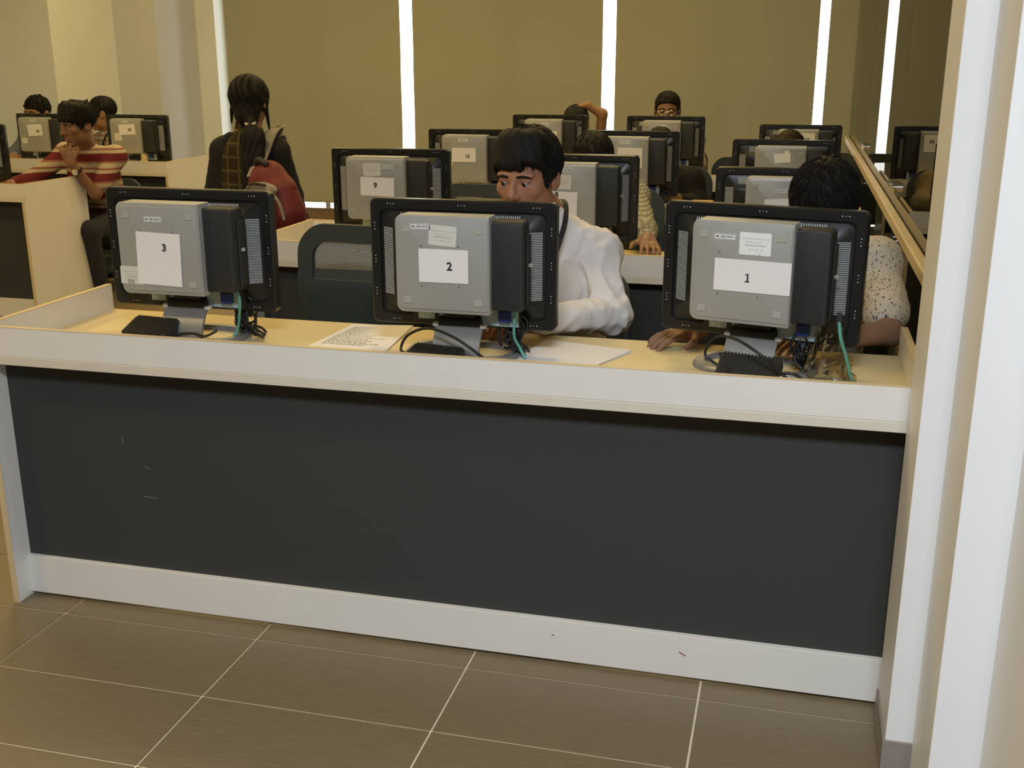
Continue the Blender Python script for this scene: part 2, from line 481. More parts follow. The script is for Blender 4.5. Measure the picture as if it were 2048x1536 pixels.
desk(-6.86, -4.40, ROW[2], 'white desk at the left edge beside the person in a striped shirt')
desk(-6.86, -4.40, ROW[3], 'white desk at the back left under computers 24 and 22')

# ------------------------------------------------------------------ computers
MW, MH, ZT = 0.52, 0.343, 0.413
PC_U0, PC_U1, PC_Z0, PC_Z1 = -0.138, 0.114, ZT - 0.277, ZT - 0.023
def build_computer_meshes():
    d = {}
    hw = MW / 2; zb = ZT - MH
    def ring(i, y, r=0.016): return rrect(-hw + i, hw - i, zb + i, ZT - i, max(r - i * 0.6, 0.008) if i < 0.02 else 0.02, y)
    m = MB()
    m.loft([ring(0.006, 0.035), ring(0, 0.030), ring(0, 0.004), ring(0.004, 0), ring(0.027, 0), ring(0.030, 0.007), ring(0.034, 0.007), ring(0.078, -0.020), ring(0.083, -0.022)])
    d['shell'] = m.mesh('monitor_shell', 35, [M['black']])
    d['screen'] = MB().box(-hw + 0.012, hw - 0.012, 0.0352, 0.0362, zb + 0.014, ZT - 0.012).mesh('screen', mats=[M['black2']])
    def vent(side):
        v = MB()
        for k in range(40):
            z = ZT - 0.078 - k * 0.0046
            # rib lying on the slanted side wall
            p = []
            for (i, lift) in ((0.039, 0), (0.071, 0)):
                f = (i - 0.034) / 0.041; y = 0.007 - 0.0252 * f
                x = (hw - i) * side
                p.append((x, y))
            (xa, ya), (xb, yb) = p
            nx, ny = 0.7 * side * 0.0013, -0.7 * 0.0013
            h = 0.0010
            vs = []
            for (x, y) in ((xa, ya), (xb, yb)):
                for e in (0, 1):
                    for zz in (-h, h): vs.append((x + nx * e, y + ny * e, z + zz))
            v.add(vs, [(0, 1, 3, 2), (4, 6, 7, 5), (0, 4, 5, 1), (2, 3, 7, 6), (0, 2, 6, 4), (1, 5, 7, 3)])
        return v.mesh('vent_grille', mats=[M['rib']])
    d['ventL'] = vent(-1); d['ventR'] = vent(1)
    def topvent(u0, u1):
        v = MB(); n = int((u1 - u0) / 0.0056)
        for k in range(n):
            x = u0 + k * 0.0056
            vs = []
            for i in (0.038, 0.064):
                f = (i - 0.034) / 0.044; y = 0.007 - 0.027 * f; z = ZT - i
                for e in (0, 1):
                    for xx in (-0.0011, 0.0011): vs.append((x + xx, y - 0.0009 * e, z + 0.0009 * e))
            v.add(vs, [(0, 1, 3, 2), (4, 6, 7, 5), (0, 4, 5, 1), (2, 3, 7, 6), (0, 2, 6, 4), (1, 5, 7, 3)])
        return v.mesh('vent_grille', mats=[M['rib']])
    d['ventT1'] = topvent(-0.172, -0.075); d['ventT2'] = topvent(0.07, 0.168)
    dm = MB()
    def dots(cx, cz, vert):
        for k in (-1, 0, 1):
            x = cx + (0 if vert else k * 0.0085); z = cz + (k * 0.0085 if vert else 0)
            r = 0.0016 if k else 0.0012
            dm.cyl((x, 0.001, z), (x, -0.0009, z), r, 7)
    for x in (-0.2, 0.0, 0.205): dots(x, ZT - 0.0135, False)
    for x in (-0.19, 0.2): dots(x, zb + 0.0135, False)
    for z in (ZT - 0.075, ZT - 0.165, ZT - 0.255):
        dots(-hw + 0.0135, z, True); dots(hw - 0.0135, z, True)
    d['dots'] = dm.mesh('bezel_dots', mats=[M['dot']])
    # computer case carried on the back
    c = MB(); r4 = (0.02, 0.002, 0.002, 0.02)
    def cr(i, y): return rrect(PC_U0 + i, PC_U1 - (i * 0.3), PC_Z0 + i, PC_Z1 - i, tuple(max(q - i * 0.5, 0.001) for q in r4), y)
    c.loft([cr(0, -0.078), cr(0, -0.1345), cr(0.0015, -0.137), cr(0.009, -0.1385), cr(0.0105, -0.141), cr(0.012, -0.1415)])
    d['case'] = c.mesh('computer_case', 28, [M['case']])
    d['pad'] = MB().box(-0.011, 0.011, -0.0022, 0, -0.0085, 0.0085, bev=0.0015).mesh('rubber_foot', mats=[M['pad']])
    d['screw'] = MB().cyl((0, 0, 0), (0, -0.0012, 0), 0.0024, 8).mesh('screw', mats=[M['screw']])
    b = MB()
    def br(i, y): return rrect(PC_U1 + 0.001, PC_U1 + 0.084 - i, PC_Z0 + 0.010 + i, PC_Z1 - 0.013 - i, (0.001, 0.006, 0.010, 0.001), y)
    b.loft([br(0, -0.052), br(0, -0.112), br(0.003, -0.116), br(0.006, -0.117)])
    d['housing'] = b.mesh('drive_housing', 30, [M['black2']])
    d['rail'] = MB().box(PC_U1 + 0.0845, PC_U1 + 0.089, -0.085, -0.045, PC_Z0 + 0.02, PC_Z1 - 0.05, bev=0.003).mesh('slot_cover', mats=[M['black2']])
    d['lock'] = MB().cyl((PC_U1 + 0.088, -0.07, 0.26), (PC_U1 + 0.096, -0.075, 0.262), 0.0055, 10).mesh('lock_tab', mats=[M['pad']])
    d['mount'] = MB().box(-0.11, 0.105, -0.08, -0.03, ZT - 0.25, ZT - 0.05, bev=0.004).mesh('mount_plate', mats=[M['black2']])
    d['conn'] = MB().box(-0.13, 0.17, -0.034, -0.002, zb + 0.012, zb + 0.075, bev=0.003).mesh('connector_panel', mats=[M['black2']])
    d['lab1'] = MB().box(-0.115, -0.068, -0.0350, -0.0342, zb + 0.026, zb + 0.062).mesh('regulatory_label', mats=[M['bluelabel']])
    d['lab2'] = MB().box(-0.055, -0.035, -0.0350, -0.0342, zb + 0.026, zb + 0.062).mesh('regulatory_label', mats=[M['bluelabel']])
    d['lab3'] = MB().box(0.062, 0.166, -0.0350, -0.0342, zb + 0.016, zb + 0.062).mesh('regulatory_label', mats=[M['bluelabel']])
    d['plug'] = MB().box(0.115, 0.148, -0.055, -0.035, zb + 0.030, zb + 0.062, bev=0.003).mesh('video_plug', mats=[M['navy']])
    d['hinge'] = MB().cyl((-0.05, -0.045, zb + 0.022), (0.066, -0.045, zb + 0.022), 0.016, 14).box(-0.035, 0.05, -0.05, -0.02, zb + 0.02, zb + 0.06).mesh('hinge', 40, [M['black2']])
    d['tabL'] = MB().box(-0.066, -0.050, -0.062, -0.044, zb + 0.012, zb + 0.022, bev=0.002).mesh('hinge_tab', mats=[M['label2']])
    d['tabR'] = MB().box(0.066, 0.082, -0.062, -0.044, zb + 0.012, zb + 0.022, bev=0.002).mesh('hinge_tab', mats=[M['label2']])
    n = MB(); rings = []
    for k in range(9):
        t = k / 8
        y = -0.050 - 0.010 * math.sin(t * 3.1) - 0.045 * t; z = zb + 0.020 - (zb + 0.008) * t; w = 0.066 - 0.002 * t; o = 0.008
        rings.append([(o - w, y - 0.005, z), (o + w, y - 0.005, z), (o + w, y + 0.005, z), (o - w, y + 0.005, z)])
    n.loft(rings)
    d['neck'] = n.mesh('stand_neck', 40, [M['silver']])
    s = MB(); no, ni = [], []
    N = 40
    def ell(a, bb, z, oy): return [(0.005 + a * math.copysign(abs(math.cos(2 * math.pi * k / N)) ** 0.7, math.cos(2 * math.pi * k / N)), oy + bb * math.copysign(abs(math.sin(2 * math.pi * k / N)) ** 0.7, math.sin(2 * math.pi * k / N)), z) for k in range(N)]
    rr = [ell(0.160, 0.108, 0.0, -0.005), ell(0.160, 0.108, 0.006, -0.005), ell(0.154, 0.102, 0.015, -0.005), ell(0.132, 0.080, 0.015, -0.005), ell(0.126, 0.074, 0.006, -0.005), ell(0.126, 0.074, 0.0, -0.005)]
    s.loft(rr, False, False)
    vs0 = len(s.v)
    s.f += [((5 * N) + (j + 1) % N, (5 * N) + j, j, (j + 1) % N) for j in range(N)]; s.mi += [0] * N
    s.box(-0.06, 0.075, -0.112, -0.06, 0.001, 0.013, bev=0.003)
    d['base'] = s.mesh('stand_base', 40, [M['silver']])
    return d
CM = build_computer_meshes()
DZ = {}

def sheet(parent, u, z, w, h, num, nu, nz, size=0.03, rot=0.0, name='number_sheet', m=None, bold=0.0009, curl=0.0):
    o = MB()
    n = 6; rings = []
    for k in range(n + 1):
        x = -w / 2 + w * k / n
        y = -0.0004 - curl * ((k / n - 0.5) * 2) ** 4
        rings.append([(x, y, -h / 2), (x, y, h / 2), (x, y + 0.0003, h / 2), (x, y + 0.0003, -h / 2)])
    o.loft(rings)
    p = o.obj(name, m or M['paper'], parent, loc=(u, -0.1434, z + DZ[parent.name]), rot=(0, R(rot), 0))
    if num:
        n_ = link('printed_number', text_mesh(num, size, bold), None, p, (nu, -0.0008 - curl * 0.1, nz))
        if num == '1':
            q = size
            MB().box(-0.045 * q, 0.045 * q + 0.0012, -0.0003, 0.0001, -0.34 * q, 0.34 * q).box(-0.19 * q, 0.20 * q, -0.0003, 0.0001, -0.36 * q, -0.27 * q).add(
                [(-0.19 * q, -0.0003, 0.20 * q), (-0.04 * q, -0.0003, 0.26 * q), (0.0, -0.0003, 0.34 * q), (-0.17 * q, -0.0003, 0.29 * q)], [(0, 1, 2, 3)]).obj('number_stroke', M['ink'], p, loc=n_.location)
            bpy.data.objects.remove(n_)
    return p

def asset_tag(parent, u, z, s, rot=0.0, detail=True):
    p = MB().box(-0.027, 0.027, -0.0006, 0, -0.0078, 0.0078).obj('asset_tag', M['label2'], parent, loc=(u, -0.1418, z + DZ[parent.name]), rot=(0, R(rot), 0))
    if detail:
        f = MB()
        for (a, b, c, e) in ((-0.0258, 0.0258, 0.0058, 0.0067), (-0.0258, 0.0258, -0.0067, -0.0058), (-0.0258, -0.0249, -0.0067, 0.0067), (0.0249, 0.0258, -0.0067, 0.0067)):
            f.box(a, b, -0.0009, -0.0006, c, e)
        f.obj('tag_border', M['ink'], p)
    link('tag_print', text_mesh(s, 0.0078, 0.00012), None, p, (0, -0.0009, -0.0002)).scale = (0.82, 1, 1)
    return p

def sticker(parent, u, z, w, h, rot=0.0, m=None, lines=5, detail=True):
    p = MB()
    p.loft([rrect(-w / 2, w / 2, -h / 2, h / 2, 0.003, 0.0), rrect(-w / 2, w / 2, -h / 2, h / 2, 0.003, -0.0006)])
    o = p.obj('licence_sticker', m or M['label'], parent, loc=(u, -0.1418, z + DZ[parent.name]), rot=(0, R(rot), 0))
    if detail:
        f = MB()
        rows = [(0.42, -0.9, 0.9), (0.12, -0.6, 0.4), (-0.12, -0.65, 0.65), (-0.2, -0.6, 0.6)]
        rr = random.Random(3)
        for (zz, a, b) in rows:
            x = a * w / 2
            while x < b * w / 2:
                l = 0.001 + rr.random() * 0.003
                f.box(x, x + l, -0.0009, -0.0006, zz * h / 2, zz * h / 2 + 0.0012)
                x += l + 0.0008
        for x in (-0.35, -0.12, 0.1, 0.42):
            f.box(x * w / 2, x * w / 2 + 0.0035, -0.0009, -0.0006, -0.55 * h / 2, -0.55 * h / 2 + 0.0025)
        f.obj('fine_print', M['greyink'], o)
    return o

def computer(x, y, label, rot=0.0, dz=0.0, tilt=0.0, near=True, loc_z=0.752, vent=True, top=True):
    t = thing('desktop_computer', label, 'computer', (x, y, loc_z), R(rot), group='computers with a case on the monitor back')
    parts = [('monitor_shell', 'shell'), ('screen', 'screen'), ('drive_housing', 'housing'), ('mount_plate', 'mount'), ('connector_panel', 'conn'),
             ('slot_cover', 'rail'), ('hinge', 'hinge'), ('hinge_tab', 'tabL'), ('hinge_tab', 'tabR'), ('video_plug', 'plug'),
             ('regulatory_label', 'lab1'), ('regulatory_label', 'lab2'), ('regulatory_label', 'lab3'), ('bezel_dots', 'dots')]
    if near: parts.append(('lock_tab', 'lock'))
    def put(n, k, parent=t, off=(0, 0, 0)):
        o = link(n, CM[k], None, parent)
        o.location = (off[0], off[1], off[2] + dz)
        return o
    for n, k in parts:
        o = put(n, k)
        if k == 'dots': o['kind'] = 'stuff'
    for k in ('ventL', 'ventR', 'ventT1', 'ventT2'):
        put('vent_grille', k)['kind'] = 'stuff'
    c = put('computer_case', 'case')
    for (u, z) in ((PC_U0 + 0.032, PC_Z1 - 0.035), (PC_U1 - 0.028, PC_Z1 - 0.035), (PC_U0 + 0.032, PC_Z0 + 0.033), (PC_U1 - 0.028, PC_Z0 + 0.033)):
        link('rubber_foot', CM['pad'], None, c, (u, -0.1412, z))
    if near:
        for (u, z) in ((-0.066, ZT - 0.10), (0.034, ZT - 0.10), (-0.066, ZT - 0.205), (0.034, ZT - 0.205)):
            link('screw', CM['screw'], None, c, (u, -0.1412, z))
    n = link('stand_neck', CM['neck'], None, t)
    n.scale = (1, 1, (ZT - MH + dz + 0.02) / (ZT - MH + 0.02))
    link('stand_base', CM['base'], None, t)
    DZ[t.name] = dz
    return t, t
cu, cz = (PC_U0 + PC_U1) / 2, (PC_Z0 + PC_Z1) / 2   # centre of the case face

# foreground row
t, c = computer(-0.071, 2.85, 'computer whose sheet reads 1, nearest the white door frame', rot=-12.9, dz=0.008)
sheet(c, cu + 0.031, cz - 0.005, 0.190, 0.080, '1', -0.011, -0.004, 0.030)
asset_tag(c, cu - 0.042, cz + 0.088, 'MC-CED-WS-01'); sticker(c, cu + 0.034, cz + 0.075, 0.078, 0.055, m=M['label2'])
t, c = computer(-0.853, 2.80, 'computer whose sheet reads 2, in front of the person in white', rot=0, dz=0.004)
sheet(c, cu + 0.006, cz - 0.001, 0.133, 0.087, '2', 0.016, -0.001, 0.030, curl=0.001)
asset_tag(c, cu - 0.056, cz + 0.099, 'MC-CED-WS-02', -1); sticker(c, cu + 0.004, cz + 0.077, 0.074, 0.052, 4)
t, c = computer(-1.668, 2.80, 'computer whose sheet reads 3, leftmost on the foreground desk', rot=0, dz=0.012)
sheet(c, cu + 0.000, cz - 0.026, 0.135, 0.146, '3', 0.018, 0.032, 0.028, rot=2)
asset_tag(c, cu - 0.01, cz + 0.083, 'MC-CED-WS-03'); sticker(c, cu - 0.089, cz - 0.075, 0.072, 0.05, 1)
# second row
Y2, Y3, Y4 = ROW[1] + 0.335, ROW[2] + 0.335, ROW[3] + 0.335
t, c = computer(-1.638, Y2, 'computer whose sheet reads 9, leftmost of the second row', dz=0.014)
sheet(c, cu + 0.01, cz + 0.008, 0.145, 0.075, '9', -0.008, 0.004, 0.03, rot=1)
sticker(c, cu - 0.012, cz + 0.076, 0.074, 0.052, -3); asset_tag(c, cu + 0.052, cz + 0.088, 'MC-CED-WS-09', 1)
t, c = computer(-0.857, Y2, 'computer whose sheet reads 8, behind the person in white', dz=0.006)
sheet(c, cu - 0.02, cz - 0.045, 0.15, 0.125, '8', -0.008, 0.048, 0.03, rot=1)
sticker(c, cu - 0.01, cz + 0.055, 0.08, 0.055, 2); asset_tag(c, cu + 0.01, cz + 0.1, 'MC-CED-WS-08')
t, c = computer(-0.036, Y2, 'computer whose sheet reads 7, behind the bowed head near the partition', dz=-0.030)
sheet(c, cu + 0.022, cz + 0.006, 0.15, 0.09, '7', 0.0, 0.002, 0.03, rot=-4)
asset_tag(c, cu - 0.002, cz + 0.078, 'MC-CED-WS-07')
# third row
t, c = computer(-1.733, Y3, 'computer whose sheet reads 15, leftmost of the third row', dz=0.004, near=False)
sheet(c, cu + 0.0, cz + 0.022, 0.135, 0.075, '15', 0.02, -0.008, 0.026)
asset_tag(c, cu - 0.005, cz + 0.1, 'MC-CED-WS-15', detail=False); sticker(c, cu - 0.09, cz - 0.02, 0.05, 0.04, detail=False)
t, c = computer(-0.86, Y3, 'computer with a folded corner sheet in the middle of the third row', dz=0.008, near=False)
sheet(c, cu + 0.03, cz + 0.02, 0.13, 0.105, '14', 0.0, -0.02, 0.026)
asset_tag(c, cu + 0.004, cz + 0.1, 'MC-CED-WS-14', detail=False)
t, c = computer(-0.065, Y3, 'computer with a torn white sticker above its sheet reading 13', dz=-0.026, near=False)
sheet(c, cu + 0.0, cz - 0.022, 0.13, 0.085, '13', 0.012, -0.004, 0.026, rot=2)
m = MB().box(-0.04, 0.04, -0.0006, 0, -0.024, 0.022).box(0.012, 0.034, -0.0006, 0, 0.022, 0.034).obj('torn_sticker', M['label2'], c, loc=(cu + 0.01, -0.142, cz + 0.07 + DZ[c.name]), rot=(0, R(-6), 0))
# fourth row
t, c = computer(-1.648, Y4, 'computer below the raised arm in the rearmost row', dz=0.015, near=False)
sheet(c, cu + 0.03, cz + 0.0, 0.13, 0.1, '21', 0.02, 0.0, 0.026); asset_tag(c, cu + 0.01, cz + 0.095, 'MC-CED-WS-21', detail=False)
t, c = computer(-0.857, Y4, 'computer right below the person in glasses in the rearmost row', dz=0.015, near=False)
sheet(c, cu + 0.0, cz - 0.02, 0.13, 0.09, '20', 0.02, 0.0, 0.026); asset_tag(c, cu + 0.01, cz + 0.09, 'MC-CED-WS-20', detail=False)
t, c = computer(0.016, Y4, 'computer whose sheet reads 19, farthest back by the partition', dz=-0.030, near=False)
sheet(c, cu + 0.035, cz + 0.055, 0.135, 0.105, '19', 0.02, 0.008, 0.03)
# left block
t, c = computer(-4.83, Y4, 'computer whose sheet reads 22, in front of the plain column', dz=-0.02, near=False)
sheet(c, cu + 0.02, cz + 0.05, 0.135, 0.075, '22', 0.022, -0.002, 0.028, rot=-2)
sticker(c, cu - 0.06, cz - 0.005, 0.06, 0.055, detail=False); asset_tag(c, cu + 0.005, cz + 0.105, 'MC-CED-WS-22', detail=False)
t, c = computer(-5.62, Y4, 'computer whose sheet reads 24, at the back left', dz=-0.02, near=False)
sheet(c, cu + 0.02, cz + 0.035, 0.125, 0.085, '24', 0.022, -0.01, 0.028, rot=-3)
sticker(c, cu - 0.08, cz - 0.045, 0.05, 0.04, detail=False); asset_tag(c, cu + 0.01, cz + 0.105, 'MC-CED-WS-24', detail=False)
t, c = computer(-5.02, Y3 - 0.03, 'computer cut off by the left edge of the picture', rot=12, dz=-0.01, near=False)
sheet(c, cu, cz, 0.13, 0.09, '18', 0.02, 0.0, 0.028)

# ------------------------------------------------------------------ things on the desks
WT = 0.7525
def adapter(x, y, rz, label, L_=0.15, W_a=0.075, H=0.032, cord=None, lean=0.0):
    t = thing('power_adapter', label, 'power adapter', (x, y, WT), R(rz))
    if lean: t.rotation_euler = (R(lean), 0, R(rz)); t.location.z = WT + math.sin(R(lean)) * W_a / 2
    MB().box(-L_ / 2, L_ / 2, -W_a / 2, W_a / 2, 0, H, bev=0.005).obj('adapter_body', M['brick'], t)
    rb = MB()
    n = int(L_ / 0.0085) - 1
    for k in range(n):
        xx = -L_ / 2 + 0.009 + k * 0.0085
        rb.box(xx, xx + 0.0045, -W_a / 2 - 0.0012, W_a / 2 + 0.0012, 0.004, H + 0.0016)
    tag(rb.obj('cooling_ribs', M['brick'], t), kind='stuff')
    if cord:
        for pts in cord: MB().tube(pts, 0.0038, 8, sub=8).obj('cord', M['cable'], t, smooth=180)
    return t
adapter(-0.075, 2.685, -14, 'ribbed black power adapter leaning against the stand of computer 1', 0.155, lean=38, cord=[
    [(-0.075, 0.0, 0.02), (-0.115, 0.02, 0.035), (-0.09, 0.05, 0.07), (-0.03, 0.03, 0.098), (0.04, 0.0, 0.085), (0.10, -0.02, 0.035), (0.16, -0.03, 0.012)],
    [(0.075, 0.0, 0.02), (0.11, 0.01, 0.012), (0.15, -0.01, 0.006)],
    [(-0.09, 0.05, 0.004), (-0.02, -0.045, 0.045), (0.06, -0.06, 0.035), (0.14, -0.05, 0.008)]])
adapter(-0.885, 2.650, -10, 'ribbed black power adapter under computer 2', 0.15, lean=14, cord=[
    [(-0.07, 0.0, 0.015), (-0.105, 0.01, 0.02), (-0.09, 0.03, 0.055), (-0.03, 0.04, 0.078), (0.05, 0.03, 0.065), (0.12, 0.02, 0.03), (0.17, 0.0, 0.01)]])
adapter(-1.745, 2.70, -6, 'smooth black power adapter under computer 3', 0.15, 0.08, 0.04, lean=22, cord=[
    [(0.07, 0.0, 0.015), (0.12, 0.02, 0.01), (0.17, 0.01, 0.012), (0.2, 0.03, 0.02)]])

def bundle(x, y, label, seed=1, n=7, h=0.14, spread=0.06, ztop=None, loops=3):
    r = random.Random(seed)
    t = thing('cable_bundle', label, 'cables', (x, y, WT))
    for k in range(n):
        a = (r.uniform(-0.018, 0.03), r.uniform(-0.01, 0.03), h * r.uniform(0.85, 1.0))
        b = (r.uniform(-0.012, 0.012), r.uniform(-0.012, 0.012), h * 0.55)
        c = (r.uniform(-0.015, 0.025), r.uniform(-0.012, 0.012), h * 0.3)
        e = (r.uniform(0, spread), r.uniform(-0.02, 0.04), 0.006)
        MB().tube([a, b, c, ((c[0] + e[0]) / 2 + 0.006, e[1], 0.02), e], 0.0040, 7, sub=7).obj('cable', M['cable'], t, smooth=180)
    for k in range(loops):
        pts = []
        R0 = r.uniform(0.018, 0.032); ph = r.uniform(0, 6)
        cx, cz = r.uniform(-0.01, 0.03), h * r.uniform(0.35, 0.75)
        for q in range(9):
            a = ph + q / 8 * 2 * math.pi * 0.95
            pts.append((cx + R0 * math.cos(a) * 0.8, -0.006 + 0.008 * math.sin(a * 1.3 + k), max(cz + R0 * 1.3 * math.sin(a), 0.006)))
        MB().tube(pts, 0.0040, 7, sub=4).obj('cable', M['cable'], t, smooth=180)
    MB().tube([(-0.014, 0, h * 0.42), (0, -0.016, h * 0.43), (0.016, 0, h * 0.42), (0, 0.016, h * 0.41), (-0.014, 0, h * 0.42)], 0.004, 6, sub=4).obj('cable_tie', M['dark'], t, smooth=180)
    return t
bundle(-0.715, 2.79, 'tangle of black cables hanging below computer 2', 3, 12, 0.165, 0.05, loops=5)
bundle(-1.535, 2.82, 'tangle of black cables beside the stand of computer 3', 8, 12, 0.14, 0.085, loops=5)
bundle(0.045, 2.80, 'tangle of black cables tucked below computer 1', 11, 10, 0.135, 0.045, loops=5)
for (bx_, by_, lb) in ((-1.50, Y2, 'small cable bunch on the second row, leftmost, behind the empty foreground chair'), (-0.72, Y2, 'small cable bunch behind the shoulder of the person in white'), (-1.60, Y3, 'small cable bunch at the left end of the third row'),
                       (-0.80, Y4, 'small cable bunch in front of the person in glasses'), (-4.78, Y4, 'small cable bunch left of the tan bag on the back left desk'), (-5.52, Y4, 'small cable bunch below the monitor marked 24'), (-0.66, Y3, 'black cables behind the tan bag in the third row')):
    bundle(bx_, by_ - 0.05, lb, int(abs(bx_ * 100)), 5, 0.12, 0.05, loops=2)
def netcable(pts, label):
    o = thing('network_cable', label, 'cable', (pts[0][0], pts[0][1], WT))
    P = [(p[0] - pts[0][0], p[1] - pts[0][1], p[2] - WT) for p in pts]
    MB().tube(P, 0.0042, 8, sub=8).obj('cable_jacket', M['teal'], o, smooth=180)
    q = P[0]; MB().box(q[0] - 0.006, q[0] + 0.006, q[1] - 0.005, q[1] + 0.005, q[2] - 0.004, q[2] + 0.018, bev=0.001).obj('plug', M['dark'], o)
netcable([(-0.685, 2.735, 0.915), (-0.69, 2.735, 0.87), (-0.695, 2.75, 0.82), (-0.685, 2.77, 0.785), (-0.668, 2.765, 0.757)], 'teal network cable curving down beside the tangle below computer 2')
netcable([(-1.50, 2.735, 0.925), (-1.487, 2.735, 0.885), (-1.498, 2.75, 0.84), (-1.52, 2.775, 0.79), (-1.535, 2.765, 0.757)], 'teal network cable on the leftmost foreground computer')
netcable([(0.128, 2.69, 0.925), (0.135, 2.69, 0.88), (0.152, 2.71, 0.83), (0.168, 2.74, 0.775), (0.175, 2.76, 0.757)], 'teal network cable next to the crumpled clear plastic sleeve')

def crumple(loc, h, r0, r1, label, seed, m=None, name='plastic_wrap', cat='plastic wrap', sq=0.6):
    t = thing(name, label, cat, loc)
    rg = np.random.RandomState(seed); rings = []; n = 26
    for i in range(12):
        f = i / 11; z = h * (1 - f); rr = r0 + (r1 - r0) * f ** 1.3
        ring = []
        for k in range(n):
            a = 2 * math.pi * k / n
            j = rr * (1 + 0.22 * math.sin(k * 2.4 + seed) * f + rg.uniform(-0.12, 0.12))
            ring.append((j * math.cos(a), sq * j * math.sin(a), max(z + rg.uniform(-0.004, 0.004), 0.001)))
        rings.append(ring)
    MB().loft(rings, False, False).obj('wrap_sheet', m or M['plastic'], t)
crumple((0.112, 2.775, WT), 0.155, 0.026, 0.062, 'crumpled clear plastic sleeve around the cables of computer 1', 4)
M['bagtan'] = mat('tan_plastic_bag', (0.55, 0.44, 0.25), 0.4, var=0.3, scale=60)
crumple((-0.73, ROW[2] + 0.19, WT), 0.12, 0.022, 0.034, 'tan plastic bag twisted round cables at the middle of the third row', 9, M['bagtan'], 'plastic_bag', 'bag')
crumple((-4.70, ROW[3] + 0.19, WT), 0.115, 0.02, 0.045, 'tan plastic bag twisted round cables beside computer 22', 12, M['bagtan'], 'plastic_bag', 'bag')

def paper(name, label, corners, n=1, lines=0, m='paper'):
    cx = sum(p[0] for p in corners) / 4; cy = sum(p[1] for p in corners) / 4
    t = thing(name, label, 'paper', (cx, cy, WT))
    for k in range(n):
        rr = random.Random(k + 5)
        a = R(rr.uniform(-5, 5)) if k else 0
        q = []
        for p in corners:
            x, y = p[0] - cx, p[1] - cy
            q.append((x * math.cos(a) - y * math.sin(a), x * math.sin(a) + y * math.cos(a)))
        z = 0.0006 + 0.0016 * k
        MB().add([(x, y, z + (0.003 if (i == 2 and k == n - 1) else 0)) for i, (x, y) in enumerate(q)] + [(x, y, z - 0.0005) for x, y in q],
                 [(0, 1, 2, 3), (7, 6, 5, 4), (0, 4, 5, 1), (1, 5, 6, 2), (2, 6, 7, 3), (3, 7, 4, 0)]).obj('sheet', M[m], t)
    if lines:
        f = MB(); rr = random.Random(2)
        A, B, C_, D = [Vector((p[0] - cx, p[1] - cy, 0.0016 * n + 0.0006)) for p in corners]
        for k in range(lines):
            v = 0.12 + 0.78 * k / lines
            x = 0.1
            while x < 0.1 + 0.8 * (0.6 + 0.4 * rr.random()):
                w = 0.02 + 0.05 * rr.random()
                for_ = []
                for (uu, vv) in ((x, v), (x + w, v), (x + w, v + 0.018), (x, v + 0.018)):
                    for_.append(tuple((A * (1 - uu) + D * uu) * (1 - vv) + (B * (1 - uu) + C_ * uu) * vv))
                f.add(for_, [(0, 1, 2, 3)])
                x += w + 0.015
        tag(f.obj('print', M['greyink'], t), kind='stuff')
    return t
paper('paper_sheets', 'printed sheets of paper on the foreground desk left of computer 2', [(-1.30, 2.76), (-1.27, 3.04), (-1.08, 3.05), (-1.07, 2.755)], 2, 14)
paper('paper_sheets', 'blank sheets of paper on the foreground desk between computers 2 and 1', [(-0.70, 2.76), (-0.655, 3.0), (-0.40, 2.915), (-0.49, 2.72)], 2)

M['yellow'] = mat('yellow_plastic', (0.75, 0.45, 0.06), 0.45)
M['red'] = mat('red_plastic', (0.35, 0.012, 0.012), 0.4)
t = thing('yellow_box', 'small yellow box just above the top edge of computer 1', 'box', (-0.448, ROW[2] + 0.1, WT))
MB().box(-0.055, 0.055, -0.03, 0.03, 0, 0.092, bev=0.006).obj('box_body', M['yellow'], t)
for s in (-0.025, 0.025):
    MB().cyl((s, -0.028, 0.082), (s, -0.034, 0.082), 0.006, 12).obj('stud', M['sill'], t)
t = thing('red_pouch', 'red pouch lying at the third row desk lip', 'pouch', (-0.80, ROW[2] + 0.10, WT))
MB().box(-0.09, 0.09, -0.04, 0.04, 0, 0.083, bev=0.02).obj('pouch_body', M['red'], t, smooth=60)
MB().box(-0.08, 0.08, -0.042, -0.038, 0.06, 0.064).obj('zip', M['dark'], t)

